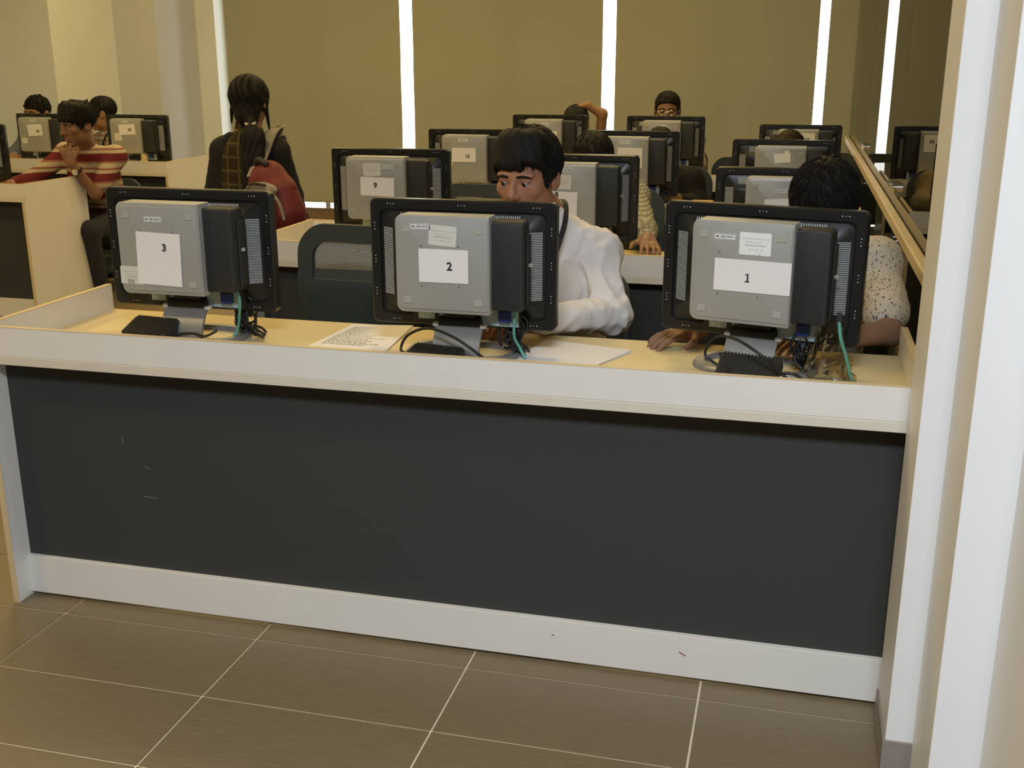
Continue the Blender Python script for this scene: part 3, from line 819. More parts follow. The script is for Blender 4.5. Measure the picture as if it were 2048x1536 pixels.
# ------------------------------------------------------------------ chairs
def chair_meshes():
    d = {}
    # local: sitter faces -y ; backrest at +y
    def bx(t): return 0.235 * (1 - 0.10 * max(0, (t - 0.75) / 0.25) ** 2)
    outer = lambda i: rrect(-0.25 + i, 0.25 - i, 0.50 + i, 0.985 - i, (0.05, 0.05, 0.09, 0.09), 0.0, 8)
    def bow(p):
        x, y, z = p
        crown = 0.025 * (1 - (x / 0.25) ** 2) * max(0, (z - 0.75) / 0.235)
        return (x, 0.215 + 0.06 * (z - 0.5) - 0.05 * (1 - (x / 0.25) ** 2) * 0 + 0.18 * x * x * -1.0 + y, z + crown)
    fr = MB()
    ro = outer(0.0); ri = [(x * 0.84, y, 0.70 + (z - 0.50) * 0.44 + 0.005) for (x, y, z) in ro]
    hole = rrect(-0.195, 0.195, 0.80, 0.925, (0.012, 0.012, 0.05, 0.05), 0.0, 8)
    def off(loop, dy): return [bow((x, y + dy, z)) for x, y, z in loop]
    fr.loft([off(hole, -0.012), off(ro, -0.012), off(ro, 0.012), off(hole, 0.012), off(hole, -0.012)], False, False)
    d['frame'] = fr.mesh('back_frame', 50, [M['chairf']])
    net = MB(); rows = []
    for k in range(6):
        z = 0.798 + (0.935 - 0.798) * k / 5
        rows.append([bow((x, 0.0, z)) for x in np.linspace(-0.198, 0.198, 9)])
    net.loft(rows, False, False, closed=False)
    d['net'] = net.mesh('back_net', 180, [M['net']])
    pad = MB()
    pl = lambda i, dy: off(rrect(-0.225 + i, 0.225 - i, 0.515 + i, 0.805 - i, 0.03, 0, 6), dy)
    pad.loft([pl(0.004, -0.014), pl(0.0, -0.022), pl(0.012, -0.034), pl(0.03, -0.038)], True, True)
    d['pad'] = pad.mesh('back_pad', 50, [M['chairfab']])
    seat = MB(); rings = []
    def sl(i, z): return [(x, zz - 0.74, z) for x, y, zz in rrect(-0.24 + i, 0.24 - i, 0.50 + i, 0.98 - i, 0.07, 0, 7)]
    seat.loft([sl(0.02, 0.405), sl(0, 0.42), sl(0, 0.445), sl(0.02, 0.465), sl(0.06, 0.47)])
    d['seat'] = seat.mesh('seat', 50, [M['chairfab']])
    d['spine'] = MB().tube([(0, 0.12, 0.40), (0, 0.22, 0.41), (0, 0.262, 0.48), (0, 0.262, 0.60)], 0.022, 8, sub=5).mesh('back_spine', 180, [M['chairf']])
    d['post'] = MB().cyl((0, 0, 0.10), (0, 0, 0.41), 0.028).cyl((0, 0, 0.08), (0, 0, 0.28), 0.038).mesh('gas_post', 40, [M['dark']])
    leg = MB().tube([(0, 0, 0.10), (0.12, 0, 0.095), (0.29, 0, 0.065)], [0.028, 0.022, 0.017], 8).mesh('base_leg', 40, [M['chairf']])
    d['leg'] = leg
    d['caster'] = MB().cyl((0, -0.02, 0.028), (0, 0.02, 0.028), 0.0275, 14).cyl((0, 0, 0.03), (0, 0, 0.066), 0.008, 8).mesh('caster', 40, [M['dark']])
    def arm(s):
        return MB().tube([(s * 0.19, 0.02, 0.42), (s * 0.275, 0.02, 0.44), (s * 0.285, 0.02, 0.60), (s * 0.285, 0.02, 0.635)], 0.016, 8, sub=5).box(s * 0.285 - 0.035, s * 0.285 + 0.035, -0.11, 0.12, 0.632, 0.66, bev=0.01).mesh('armrest', 40, [M['chairf']])
    d['armL'] = arm(-1); d['armR'] = arm(1)
    return d
CH = chair_meshes()
def chair(x, y, label, rz=0.0, dz=0.0, arms=False):
    t = thing('office_chair', label, 'chair', (x, y, 0), R(rz), group='dark mesh-back office chairs')
    for n, k in (('back_frame', 'frame'), ('back_net', 'net'), ('back_pad', 'pad'), ('back_spine', 'spine'), ('seat', 'seat'), ('gas_post', 'post')) + ((('armrest', 'armL'), ('armrest', 'armR')) if arms else ()):
        o = link(n, CH[k], None, t)
        if k != 'post': o.location.z = dz
    for k in range(5):
        a = 2 * math.pi * k / 5 + 0.3
        l = link('base_leg', CH['leg'], None, t); l.rotation_euler = (0, 0, a)
        c = link('caster', CH['caster'], None, l, (0.285, 0, 0))
    return t
chair(-1.46, 3.34, 'empty dark chair with see-through net top between computers 3 and 2', -3, -0.025)
chair(-0.80, 3.68, 'dark chair under the person in the white shirt', 0, -0.20)
chair(0.10, 3.62, 'dark chair behind the person in the patterned shirt at computer 1', 0, -0.07)
chair(-1.45, 4.98, 'empty dark chair behind computer 9', 0, -0.05)
chair(-0.86, 5.24, 'dark chair under the person bowed behind computer 8', 0, -0.08)
chair(-0.76, 6.62, 'dark chair behind the person in black in the third row', -8, -0.09)
chair(-0.04, 6.82, 'dark chair under the brown-haired person behind computer 13', 0, -0.1)
chair(-1.55, 8.36, 'dark chair under the person with a raised arm', 0, -0.1)
chair(-0.90, 8.38, 'dark chair under the person in glasses', 0, -0.1)
chair(-0.33, 8.04, 'empty black chair right of computer 20 in the rearmost row', 4, -0.14)
chair(0.17, 8.10, 'empty dark chair at the partition behind computer 19', -4, -0.10)
chair(-6.03, 8.22, 'dark chair under the person behind computer 24', 0, -0.1)
chair(-5.42, 8.24, 'dark chair under the person in profile beside computer 22', -30, -0.1)
chair(-4.66, 6.62, 'dark chair under the person in the striped shirt', 0, -0.26, arms=True)

# ------------------------------------------------------------------ people: smooth-blended solids polygonised on a grid
class Solid:
    def __init__(s): s.p = []; s.sub = []
    def rc(s, a, b, ra, rb=None, k=0.02):
        s.p.append(('rc', np.array(a, float), np.array(b, float), ra, ra if rb is None else rb, k)); return s
    def el(s, c, r, k=0.02, rot=None):
        s.p.append(('el', np.array(c, float), np.array(r, float), np.eye(3) if rot is None else np.array(rot), 0, k)); return s
    def cut(s, c, r, k=0.006, rot=None):
        s.sub.append(('el', np.array(c, float), np.array(r, float), np.eye(3) if rot is None else np.array(rot), 0, k)); return s
    @staticmethod
    def dist(p, P):
        if p[0] == 'rc':
            _, a, b, ra, rb, k = p
            ba = b - a; l2 = max(float(ba @ ba), 1e-12)
            t = np.clip(((P - a) @ ba) / l2, 0, 1)
            q = P - a - t[..., None] * ba
            return np.sqrt((q * q).sum(-1)) - (ra + (rb - ra) * t)
        _, c, r, rot, _, k = p
        q = (P - c) @ rot          # rot columns = local axes
        k0 = np.sqrt(((q / r) ** 2).sum(-1)); k1 = np.sqrt(((q / (r * r)) ** 2).sum(-1)) + 1e-9
        return k0 * (k0 - 1.0) / k1
    @staticmethod
    def bounds(p, pad):
        if p[0] == 'rc':
            r = max(p[3], p[4]) + pad
            return np.minimum(p[1], p[2]) - r, np.maximum(p[1], p[2]) + r
        ext = np.abs(p[3]) @ p[2] + pad
        return p[1] - ext, p[1] + ext
    def mesh(s, name, h, disp=None, clip=None):
        lo = np.min([s.bounds(p, 0.02)[0] for p in s.p], 0) - 2 * h
        hi = np.max([s.bounds(p, 0.02)[1] for p in s.p], 0) + 2 * h
        n = np.ceil((hi - lo) / h).astype(int) + 1
        D = np.full(n, 0.08, np.float32)
        ax = [lo[i] + h * np.arange(n[i]) for i in range(3)]
        def block(p, pad):
            a, b = s.bounds(p, pad)
            i0 = np.clip(np.floor((a - lo) / h).astype(int), 0, n - 1); i1 = np.clip(np.ceil((b - lo) / h).astype(int) + 1, 1, n)
            sl = tuple(slice(i0[i], i1[i]) for i in range(3))
            G = np.stack(np.meshgrid(ax[0][sl[0]], ax[1][sl[1]], ax[2][sl[2]], indexing='ij'), -1)
            return sl, G
        for p in s.p:
            k = p[5]; sl, G = block(p, 0.05)
            if G.size == 0: continue
            d = s.dist(p, G); D0 = D[sl]
            hh = np.clip(0.5 + 0.5 * (D0 - d) / k, 0, 1)
            D[sl] = D0 + (d - D0) * hh - k * hh * (1 - hh)
        for p in s.sub:
            k = p[5]; sl, G = block(p, 0.02)
            if G.size == 0: continue
            d = -s.dist(p, G); D0 = D[sl]
            hh = np.clip(0.5 - 0.5 * (D0 - d) / k, 0, 1)
            D[sl] = D0 + (d - D0) * hh + k * hh * (1 - hh)
        if disp or clip:
            idx = np.argwhere(np.abs(D) < 0.03)
            P = lo + idx * h
            v = D[idx[:, 0], idx[:, 1], idx[:, 2]]
            if disp: v = v + disp(P)
            D[idx[:, 0], idx[:, 1], idx[:, 2]] = v
            if clip:
                G = np.stack(np.meshgrid(*ax, indexing='ij'), -1)
                D = np.maximum(D, clip(G)).astype(np.float32)
        # surface nets
        S = D < 0
        cs = np.zeros(n - 1, np.int8)
        for a in (0, 1):
            for b in (0, 1):
                for c in (0, 1):
                    cs += S[a:n[0] - 1 + a, b:n[1] - 1 + b, c:n[2] - 1 + c]
        act = np.argwhere((cs > 0) & (cs < 8))
        if len(act) == 0: return bpy.data.meshes.new(name)
        ID = np.full(n - 1, -1, np.int64); ID[act[:, 0], act[:, 1], act[:, 2]] = np.arange(len(act))
        acc = np.zeros((len(act), 3)); cnt = np.zeros(len(act))
        cor = [(a, b, c) for a in (0, 1) for b in (0, 1) for c in (0, 1)]
        for i in range(8):
            for j in range(i + 1, 8):
                A, B = np.array(cor[i]), np.array(cor[j])
                if np.abs(A - B).sum() != 1: continue
                p, q = act + A, act + B
                d0 = D[p[:, 0], p[:, 1], p[:, 2]]; d1 = D[q[:, 0], q[:, 1], q[:, 2]]
                m = (d0 < 0) != (d1 < 0)
                t = d0[m] / (d0[m] - d1[m])
                acc[m] += A + t[:, None] * (B - A); cnt[m] += 1
        V = lo + h * (act + acc / cnt[:, None])
        F = []
        for axn in range(3):
            u, w = [(1, 2), (2, 0), (0, 1)][axn]
            sA = [slice(None)] * 3; sB = [slice(None)] * 3
            sA[axn] = slice(0, n[axn] - 1); sB[axn] = slice(1, n[axn])
            E = np.argwhere(S[tuple(sA)] != S[tuple(sB)])
            ok = (E[:, u] > 0) & (E[:, w] > 0) & (E[:, u] < n[u] - 1) & (E[:, w] < n[w] - 1)
            E = E[ok]
            if not len(E): continue
            first = S[tuple(sA)][E[:, 0], E[:, 1], E[:, 2]]
            c = []
            for (du, dw) in ((1, 1), (0, 1), (0, 0), (1, 0)):
                q = E.copy(); q[:, u] -= du; q[:, w] -= dw
                c.append(ID[q[:, 0], q[:, 1], q[:, 2]])
            quad = np.stack(c, 1)
            quad[~first] = quad[~first][:, ::-1]
            F.append(quad)
        F = np.concatenate(F)
        me = bpy.data.meshes.new(name)
        me.vertices.add(len(V)); me.vertices.foreach_set('co', V.astype(np.float32).ravel())
        me.loops.add(F.size); me.loops.foreach_set('vertex_index', F.astype(np.int32).ravel())
        me.polygons.add(len(F)); me.polygons.foreach_set('loop_start', np.arange(0, F.size, 4, dtype=np.int32))
        me.update(calc_edges=True)
        me.validate()
        me.polygons.foreach_set('use_smooth', [True] * len(me.polygons))
        return me

def sobj(name, sol, h, m, root, disp=None, clip=None):
    me = sol.mesh(name, h, disp, clip)
    me.transform(Matrix.Translation(-Vector(root.location)))
    return link(name, me, m, root)

def rotm(yaw, pitch=0.0, roll=0.0):
    """head rotation: face looks along local -y; pitch > 0 looks down"""
    return np.array(Euler((R(pitch), R(roll), R(yaw)), 'XYZ').to_matrix())

def skin(name, col):
    m = mat(name, col, 0.5, var=0.10, scale=25, bump=0.05, bscale=300, spec=0.35)
    m.node_tree.nodes['Principled BSDF'].inputs['Subsurface Weight'].default_value = 0.06
    m.node_tree.nodes['Principled BSDF'].inputs['Subsurface Radius'].default_value = (0.01, 0.004, 0.002)
    return m
SK_FAIR = skin('skin_light_brown', (0.41, 0.195, 0.118))
SK_MID = skin('skin_mid_brown', (0.30, 0.165, 0.10))
SK_DARK = skin('skin_brown', (0.22, 0.115, 0.07))
HAIR = mat('black_hair', (0.0085, 0.0075, 0.007), 0.6, var=0.4, scale=60, bump=0.35, bscale=260, stretch=(1, 1, 0.3), spec=0.22)
HAIRB = mat('dark_brown_hair', (0.022, 0.012, 0.008), 0.6, var=0.4, scale=60, bump=0.35, bscale=260, stretch=(1, 1, 0.3), spec=0.22)
EYEW = mat('eye_white', (0.30, 0.25, 0.225), 0.25, var=0.01)
IRIS = mat('iris', (0.02, 0.012, 0.008), 0.15)
LIP = mat('lip_skin', (0.34, 0.13, 0.10), 0.45)

class Head:
    def __init__(s, c, yaw=0, pitch=0, roll=0, sc=1.0):
        s.c = np.array(c, float); s.r = rotm(yaw, pitch, roll); s.s = sc
    def P(s, x, y, z): return s.c + s.r @ (np.array((x, y, z)) * s.s)
    def add(s, S, face=True, ears=True):
        q = s.s; E = lambda c, r, k: S.el(s.P(*c), np.array(r) * q, k * q, s.r)
        E((0, 0.018, 0.028), (0.075, 0.093, 0.086), 0.02)
        E((0, -0.028, -0.03), (0.060, 0.062, 0.074), 0.035)
        E((0, -0.066, -0.096), (0.026, 0.020, 0.018), 0.03)
        for e in (-1, 1):
            E((e * 0.043, -0.004, -0.066), (0.02, 0.036, 0.03), 0.03)
            E((e * 0.042, -0.058, -0.016), (0.022, 0.020, 0.018), 0.02)
        E((0, -0.072, 0.026), (0.056, 0.018, 0.013), 0.015)
        if face:
            S.rc(s.P(0, -0.088, 0.014), s.P(0, -0.106, -0.024), 0.0075 * q, 0.0125 * q, 0.012 * q)
            for e in (-1, 1):
                E((e * 0.012, -0.095, -0.028), (0.009, 0.010, 0.008), 0.007)
            E((0, -0.084, -0.054), (0.026, 0.012, 0.007), 0.008)
            E((0, -0.083, -0.067), (0.022, 0.012, 0.008), 0.008)
            for e in (-1, 1):
                S.cut(s.P(e * 0.031, -0.100, 0.004), np.array((0.019, 0.015, 0.011)) * q, 0.010 * q, s.r)
            S.cut(s.P(0, -0.098, -0.0605), np.array((0.024, 0.008, 0.0016)) * q, 0.003 * q, s.r)
            for e in (-1, 1):
                E((e * 0.031, -0.0795, 0.0125), (0.018, 0.0105, 0.0062), 0.004)
                E((e * 0.031, -0.0780, -0.0045), (0.017, 0.0095, 0.0052), 0.005)
        if ears:
            for e in (-1, 1):
                E((e * 0.079, 0.012, -0.006), (0.008, 0.019, 0.031), 0.008)
                E((e * 0.085, 0.018, -0.002), (0.006, 0.018, 0.028), 0.005)
                S.cut(s.P(e * 0.090, 0.008, -0.002), np.array((0.006, 0.009, 0.016)) * q, 0.004 * q, s.r)
    def features(s, root, gaze=(0, 0), brow=True, lips=True):
        rt = Vector(root.location)
        for e in (-1, 1):
            bm = bmesh.new(); bmesh.ops.create_uvsphere(bm, u_segments=20, v_segments=14, radius=0.0118 * s.s)
            g = np.array((math.sin(R(gaze[0])) * math.cos(R(gaze[1])), -math.cos(R(gaze[0])) * math.cos(R(gaze[1])), math.sin(R(gaze[1]))))
            for f in bm.faces:
                c = np.array(f.calc_center_median()); c /= np.linalg.norm(c)
                f.material_index = 1 if c @ g > 0.74 else 0
                f.smooth = True
            me = bpy.data.meshes.new('eye'); bm.to_mesh(me); bm.free()
            me.transform(Matrix(s.r.tolist()).to_4x4())
            me.materials.append(EYEW); me.materials.append(IRIS)
            link('eye', me, None, root, Vector(s.P(e * 0.031, -0.0755, 0.004)) - rt)
            if brow:
                pts = [Vector(s.P(e * 0.013, -0.0915, 0.0245)) - rt, Vector(s.P(e * 0.03, -0.0915, 0.0275)) - rt, Vector(s.P(e * 0.051, -0.078, 0.0205)) - rt]
                MB().tube(pts, [0.0030 * s.s] * 5 + [0.0032 * s.s] * 4 + [0.0015 * s.s], 7, sub=5).obj('eyebrow', HAIR, root, smooth=180)
        if lips:
            S = Solid()
            S.el(s.P(0, -0.0855, -0.0545), np.array((0.0235, 0.0118, 0.0052)) * s.s, 0.004, s.r)
            S.el(s.P(0, -0.0850, -0.067), np.array((0.020, 0.0118, 0.006)) * s.s, 0.004, s.r)
            S.cut(s.P(0, -0.098, -0.0605), np.array((0.024, 0.008, 0.0012)) * s.s, 0.002 * s.s, s.r)
            sobj('lips', S, 0.0025, LIP, root)
    def hair(s, root, h, m=None, vol=(0.083, 0.102, 0.094), c=(0, 0.022, 0.040), line=(0.62, 0.012), spikes=0, seed=0, noise=0.004, fringe=0, side=True, extra=None, fx=(-0.2, 0.2)):
        S = Solid()
        S.el(s.P(*c), np.array(vol) * s.s, 0.01, s.r)
        rg = np.random.RandomState(seed)
        for k in range(spikes):
            a = rg.uniform(0, 2 * math.pi); e = rg.uniform(0.15, 1.3)
            d = np.array((math.cos(a) * math.cos(e), math.sin(a) * math.cos(e), math.sin(e)))
            b = np.array(c) + d * np.array(vol) * 0.93
            t = np.array(c) + d * (np.array(vol) + 0.012) + rg.uniform(-0.008, 0.008, 3)
            S.rc(s.P(*b), s.P(*t), 0.009 * s.s, 0.002 * s.s, 0.016)
        if fringe:
            for k in range(9):
                x = -0.06 + 0.12 * k / 8
                y0 = -0.075 * math.sqrt(max(0.05, 1 - (x / 0.085) ** 2)) - 0.008
                S.rc(s.P(x * 0.8 + 0.006, y0 + 0.035, 0.112), s.P(x, y0 - 0.001, 0.062 - fringe * (0.5 + 0.9 * math.sin(k * 2.3))), 0.020 * s.s, 0.006 * s.s, 0.030)
        if side:
            for e in (-1, 1):
                S.rc(s.P(e * 0.074, -0.022, 0.03), s.P(e * 0.073, -0.024, -0.018), 0.010 * s.s, 0.005 * s.s, 0.012)
        if extra: extra(S, s)
        inv = s.r.T / s.s
        def clip(G):
            q = (G - s.c) @ inv.T
            pl = -(q[..., 2] + line[0] * q[..., 1] + line[1])
            fr = np.where((np.abs(q[..., 0]) > 0.055) & (q[..., 1] > -0.036) & (q[..., 1] < -0.004), -0.02 - q[..., 2], pl)
            if fringe: fr = np.where((q[..., 1] < -0.03) & (q[..., 0] > fx[0]) & (q[..., 0] < fx[1]) & (q[..., 2] > 0.060 - fringe * 1.5 + 0.004 * np.sin(q[..., 0] * 190)), np.minimum(fr, -0.01), fr)
            return fr * s.s
        def disp(P):
            q = (P - s.c) @ inv.T
            ang = np.arctan2(q[:, 0], q[:, 1])
            v = np.sin(ang * 23 + 7 * np.sin(q[:, 2] * 30)) * 0.5 + np.sin(q[:, 0] * 210 + q[:, 2] * 60 + 3 * np.sin(q[:, 1] * 60)) * 0.5 + np.sin(q[:, 1] * 170 + q[:, 0] * 90)
            return v * noise * 0.5
        return sobj('hair', S, h, m or HAIR, root, disp, clip)

def hair_strands(s, root, n, vol, c, line, crown=(0, 0.35, 0.94), length=0.55, lift=0.05, seed=0, m=None, fringe=0.0, low=-0.3, rad=0.0016):
    rg = np.random.RandomState(seed); vol = np.array(vol); c = np.array(c); cr = np.array(crown) / np.linalg.norm(crown)
    mb = MB(); k = 0; tries = 0; rt = np.array(root.location)
    while k < n and tries < n * 8:
        tries += 1
        d = rg.normal(size=3); d /= np.linalg.norm(d)
        if d[2] < low: continue
        t = d - cr; t -= d * (t @ d)
        if np.linalg.norm(t) < 1e-3: continue
        t = t / np.linalg.norm(t) + rg.normal(size=3) * 0.25; t -= d * (t @ d)
        L = length * rg.uniform(0.6, 1.1); li = lift * rg.uniform(0.3, 1.2)
        pts = []
        for j in range(5):
            f = j / 4; e = d + t * L * f; e /= np.linalg.norm(e)
            pts.append(c + vol * e * (0.985 + li * f * (1.3 - 0.6 * f)))
        ok = True
        for q in pts:
            lim = q[2] + line[0] * q[1] + line[1]
            if abs(q[0]) > 0.055 and -0.036 < q[1] < -0.004: lim = q[2] + 0.02
            if lim < -(fringe if q[1] < -0.04 else 0.004): ok = False
        if not ok: continue
        mb.tube([tuple(s.P(*q) - rt) for q in pts], [rad * s.s, rad * s.s, rad * 0.9 * s.s, rad * 0.6 * s.s, rad * 0.15 * s.s], 3); k += 1
    return tag(mb.obj('hair_strands', m or HAIR, root, smooth=180), kind='stuff')
def nrm(v): v = np.array(v, float); return v / np.linalg.norm(v)
def hand(S, wrist, d, nrm_up, side=1, curl=20, sc=1.0, spread=6):
    """palm along d, back of the hand towards nrm_up, thumb on side*(d x up)"""
    d = nrm(d); u = nrm(np.array(nrm_up) - d * np.dot(nrm_up, d)); s = np.cross(d, u) * side
    w = np.array(wrist, float)
    S.rc(w, w + d * 0.05 * sc + s * 0.012 * sc, 0.024 * sc, 0.022 * sc, 0.02)
    for k, o in enumerate((0.028, 0.009, -0.010, -0.028)):
        S.rc(w + d * 0.02 * sc + s * o * 0.7 * sc, w + d * 0.085 * sc + s * o * sc, 0.015 * sc, 0.0115 * sc, 0.012)
    lens = (0.070, 0.078, 0.072, 0.056)
    for k, o in enumerate((0.030, 0.010, -0.011, -0.030)):
        p = w + d * 0.088 * sc + s * o * sc
        ang = R(curl * 0.6); a = R(spread) * (o / 0.03)
        for j, f in enumerate((0.45, 0.32, 0.23)):
            dd = (d * math.cos(a) + s * math.sin(a)) * math.cos(ang) - u * math.sin(ang)
            q = p + dd * lens[k] * f * sc
            S.rc(p, q, (0.0092 - 0.0008 * j) * sc, (0.0086 - 0.0008 * j) * sc, 0.004)
            p = q; ang += R(curl)
    p = w + d * 0.028 * sc + s * 0.030 * sc
    q = p + (d * 0.55 + s * 0.75 - u * 0.25) * 0.042 * sc
    r = q + (d * 0.9 + s * 0.25 - u * 0.25) * 0.032 * sc
    S.rc(w + d * 0.015 * sc + s * 0.015 * sc, p, 0.018 * sc, 0.014 * sc, 0.012); S.rc(p, q, 0.0125 * sc, 0.0105 * sc, 0.006); S.rc(q, r, 0.0105 * sc, 0.008 * sc, 0.004)

def folds(amp, seed=0, f=38):
    rg = np.random.RandomState(seed); K = rg.normal(size=(5, 3)) * f; ph = rg.uniform(0, 6, 5)
    K[:, 2] *= 0.6
    K2 = rg.normal(size=(4, 3)) * f * 2.4; K2[:, 2] *= 0.5
    def fn(P):
        v = 0
        for k, p in zip(K, ph): v = v + np.sin(P @ k + p + 1.3 * np.sin(P @ k[::-1] * 0.4))
        w = 0
        for k, p in zip(K2, ph): w = w + np.sin(P @ k + p + 1.6 * np.sin(P @ k[::-1] * 0.3))
        return amp * (np.abs(v) / 3 - 0.4) + 0.55 * amp * (np.abs(w) / 2.5 - 0.45)
    return fn

TROU = mat('dark_trousers', (0.02, 0.021, 0.026), 0.9, var=0.2, scale=300, bump=0.2, bscale=500)
SHOE = mat('black_shoe', (0.015, 0.013, 0.012), 0.4)
def person(label, head, root_xy, sk, neck, chest, hip, armL, armR, shirt, sleeve=('long', 'long'), hipw=0.15, chest_r=(0.165, 0.10, 0.17), hs=0.007, hb=0.008,
           curl=(25, 25), hand_up=((0, 0, 1), (0, 0, 1)), hand_dir=(None, None), legs=None, fold=0.003, hair=None, collar=True, face=True, gaze=(0, -10), brow=True, lips=True, ear=True, sh_r=0.062, el_r=0.045, seed=0, hsc=1.0, extra_shirt=None, trousers=None, fist=(False, False), collar_r=0.054, wr_r=0.032):
    root = thing('person', label, 'person', (root_xy[0], root_xy[1], 0))
    neck, chest, hip = (np.array(v, float) for v in (neck, chest, hip))
    S = Solid()
    head.add(S, face, ear)
    S.rc(head.P(0, 0.022, -0.055), neck, 0.052 * head.s, 0.056, 0.03)
    S.rc(neck, chest, 0.05, 0.075, 0.04); S.rc(chest, hip, 0.08, 0.09, 0.04)
    for i, arm in enumerate((armL, armR)):
        a, b, c = (np.array(v, float) for v in arm)
        S.rc(neck - (0, 0, 0.06), a, 0.036, 0.036, 0.03)
        S.rc(a, b, 0.042, 0.036, 0.03); S.rc(b, c, 0.037, 0.025, 0.02)
        dd = hand_dir[i] if hand_dir[i] is not None else (c - b)
        hand(S, c, dd, hand_up[i], 1 if i == 0 else -1, 75 if fist[i] else curl[i], hsc)
    sobj('body', S, hs, sk, root)
    T = Solid()
    T.el(chest, np.array(chest_r), 0.05)
    T.rc(chest + (0, 0.0, -0.05), hip + (0, 0, 0.06), 0.115, 0.125, 0.06)
    for dx in (-0.07, 0.07): T.rc(chest + (dx, 0, -0.05), hip + (dx, 0, 0.03), 0.095, 0.10, 0.05)
    T.rc(neck - (0, 0, 0.03), chest, 0.058, 0.10, 0.06)
    for i, arm in enumerate((armL, armR)):
        a, b, c = (np.array(v, float) for v in arm)
        T.rc(neck - (0, 0, 0.045), a, 0.048, sh_r, 0.05)
        T.rc(a, chest + (0, 0, 0.02), sh_r, 0.08, 0.05)
        if sleeve[i] == 'long':
            T.rc(a, b, sh_r, el_r + 0.006, 0.035); T.rc(b, b + (c - b) * 0.92, el_r + 0.006, wr_r, 0.03)
            T.rc(b + (c - b) * 0.84, b + (c - b) * 0.93, wr_r + 0.004, wr_r + 0.004, 0.004)
        elif sleeve[i] == 'short':
            T.rc(a, a + (b - a) * 0.72, sh_r, el_r + 0.018, 0.035)
    if collar:
        up = nrm(head.c - neck)
        for k in range(14):
            a0 = 2 * math.pi * k / 14; a1 = 2 * math.pi * (k + 1) / 14
            f = lambda a: neck + np.array((math.cos(a) * collar_r, math.sin(a) * (collar_r + 0.004), 0.004 + 0.022 * math.sin(a))) + up * 0.006
            T.rc(f(a0), f(a1), 0.012, 0.012, 0.008); T.rc(f(a0) + up * 0.02, f(a1) + up * 0.02, 0.008, 0.008, 0.008)
    if extra_shirt: extra_shirt(T)
    sobj('shirt', T, hb, shirt, root, folds(fold, seed) if fold else None)
    Lg = Solid()
    if legs is None:
        legs = []
        for e in (-1, 1):
            hj = hip + (e * 0.09, -0.02, -0.02)
            legs.append((hj, hj + (e * 0.03, -0.40, -0.02), hj + (e * 0.03, -0.34, 0.10 - hip[2])))
    for (a, b, c) in legs:
        a, b, c = (np.array(v, float) for v in (a, b, c))
        Lg.rc(a, b, 0.088, 0.062, 0.04); Lg.rc(b, c, 0.062, 0.05, 0.03)
    Lg.el(hip + (0, 0.02, -0.0), (0.17, 0.13, 0.10), 0.05)
    sobj('trousers', Lg, 0.016, trousers or TROU, root)
    for (a, b, c) in legs:
        c = np.array(c, float)
        sh = Solid(); fy = nrm(np.array(((b - np.array(a))[0] * 0.3, (np.array(b) - np.array(a))[1] or -0.1, 0)))
        sh.rc(c + (0, 0, -0.055), c + fy * 0.14 + (0, 0, -0.065), 0.042, 0.032, 0.02)
        sobj('shoe', sh, 0.012, SHOE, root)
    if hair is not False:
        hk = dict(hair or dict(h=0.006)); ns = hk.pop('strands', 0); sl = hk.pop('slift', 0.05)
        head.hair(root, **hk)
        if ns: hair_strands(head, root, ns, hk.get('vol', (0.083, 0.102, 0.094)), hk.get('c', (0, 0.022, 0.040)), hk.get('line', (0.62, 0.012)), seed=seed, fringe=0.020 if hk.get('fringe') else 0.002, m=hk.get('m'), lift=sl)
    if face: head.features(root, gaze, brow, lips)
    return root

WHITE = mat('white_cotton', (0.84, 0.80, 0.79), 0.85, var=0.03, scale=15, bump=0.35, bscale=22, spec=0.2)
# --- person in white
hd = Head((-0.768, 3.19, 1.193), yaw=-11, pitch=9, roll=0, sc=1.06)
p1 = person('person in a white shirt and black lanyard leaning towards computer 2', hd, (-0.74, 3.5), SK_FAIR, (-0.735, 3.285, 1.075), (-0.745, 3.38, 0.88), (-0.75, 3.58, 0.54),
    ((-0.580, 3.36, 0.950), (-0.518, 3.27, 0.776), (-0.70, 3.02, 0.803)), ((-0.925, 3.38, 0.950), (-1.00, 3.28, 0.80), (-0.87, 3.06, 0.79)), WHITE,
    chest_r=(0.185, 0.12, 0.20), hs=0.0042, hb=0.0055, fold=0.0085, seed=3, sh_r=0.062, el_r=0.052, gaze=(-26, -8), wr_r=0.040,
    hair=dict(h=0.0042, vol=(0.092, 0.108, 0.098), c=(0, 0.020, 0.044), line=(0.74, -0.002), spikes=0, seed=2, noise=0.0025, fringe=0.011, fx=(-0.075, 0.030), strands=1700, slift=0.08))
rt = Vector(p1.location)
def ribbon(root, pts, w, m, name, sub=8, nrmv=(0, -1, 0)):
    P = spline([Vector(p) - Vector(root.location) for p in pts], sub); mb = MB(); rings = []
    for i, p in enumerate(P):
        t = (P[min(i + 1, len(P) - 1)] - P[max(i - 1, 0)]).normalized(); s = t.cross(Vector(nrmv)).normalized() * w / 2; n = Vector(nrmv) * 0.0012
        rings.append([tuple(p - s), tuple(p + s), tuple(p + s + n), tuple(p - s + n)])
    mb.loft(rings); return mb.obj(name, m, root, smooth=40)
LAN = mat('black_webbing', (0.012, 0.012, 0.014), 0.7)
ribbon(p1, [(-0.695, 3.345, 1.115), (-0.672, 3.30, 1.105), (-0.663, 3.25, 1.06), (-0.675, 3.205, 0.99), (-0.70, 3.195, 0.91), (-0.735, 3.215, 0.80)], 0.016, LAN, 'lanyard', nrmv=(0.45, -0.85, 0.2))
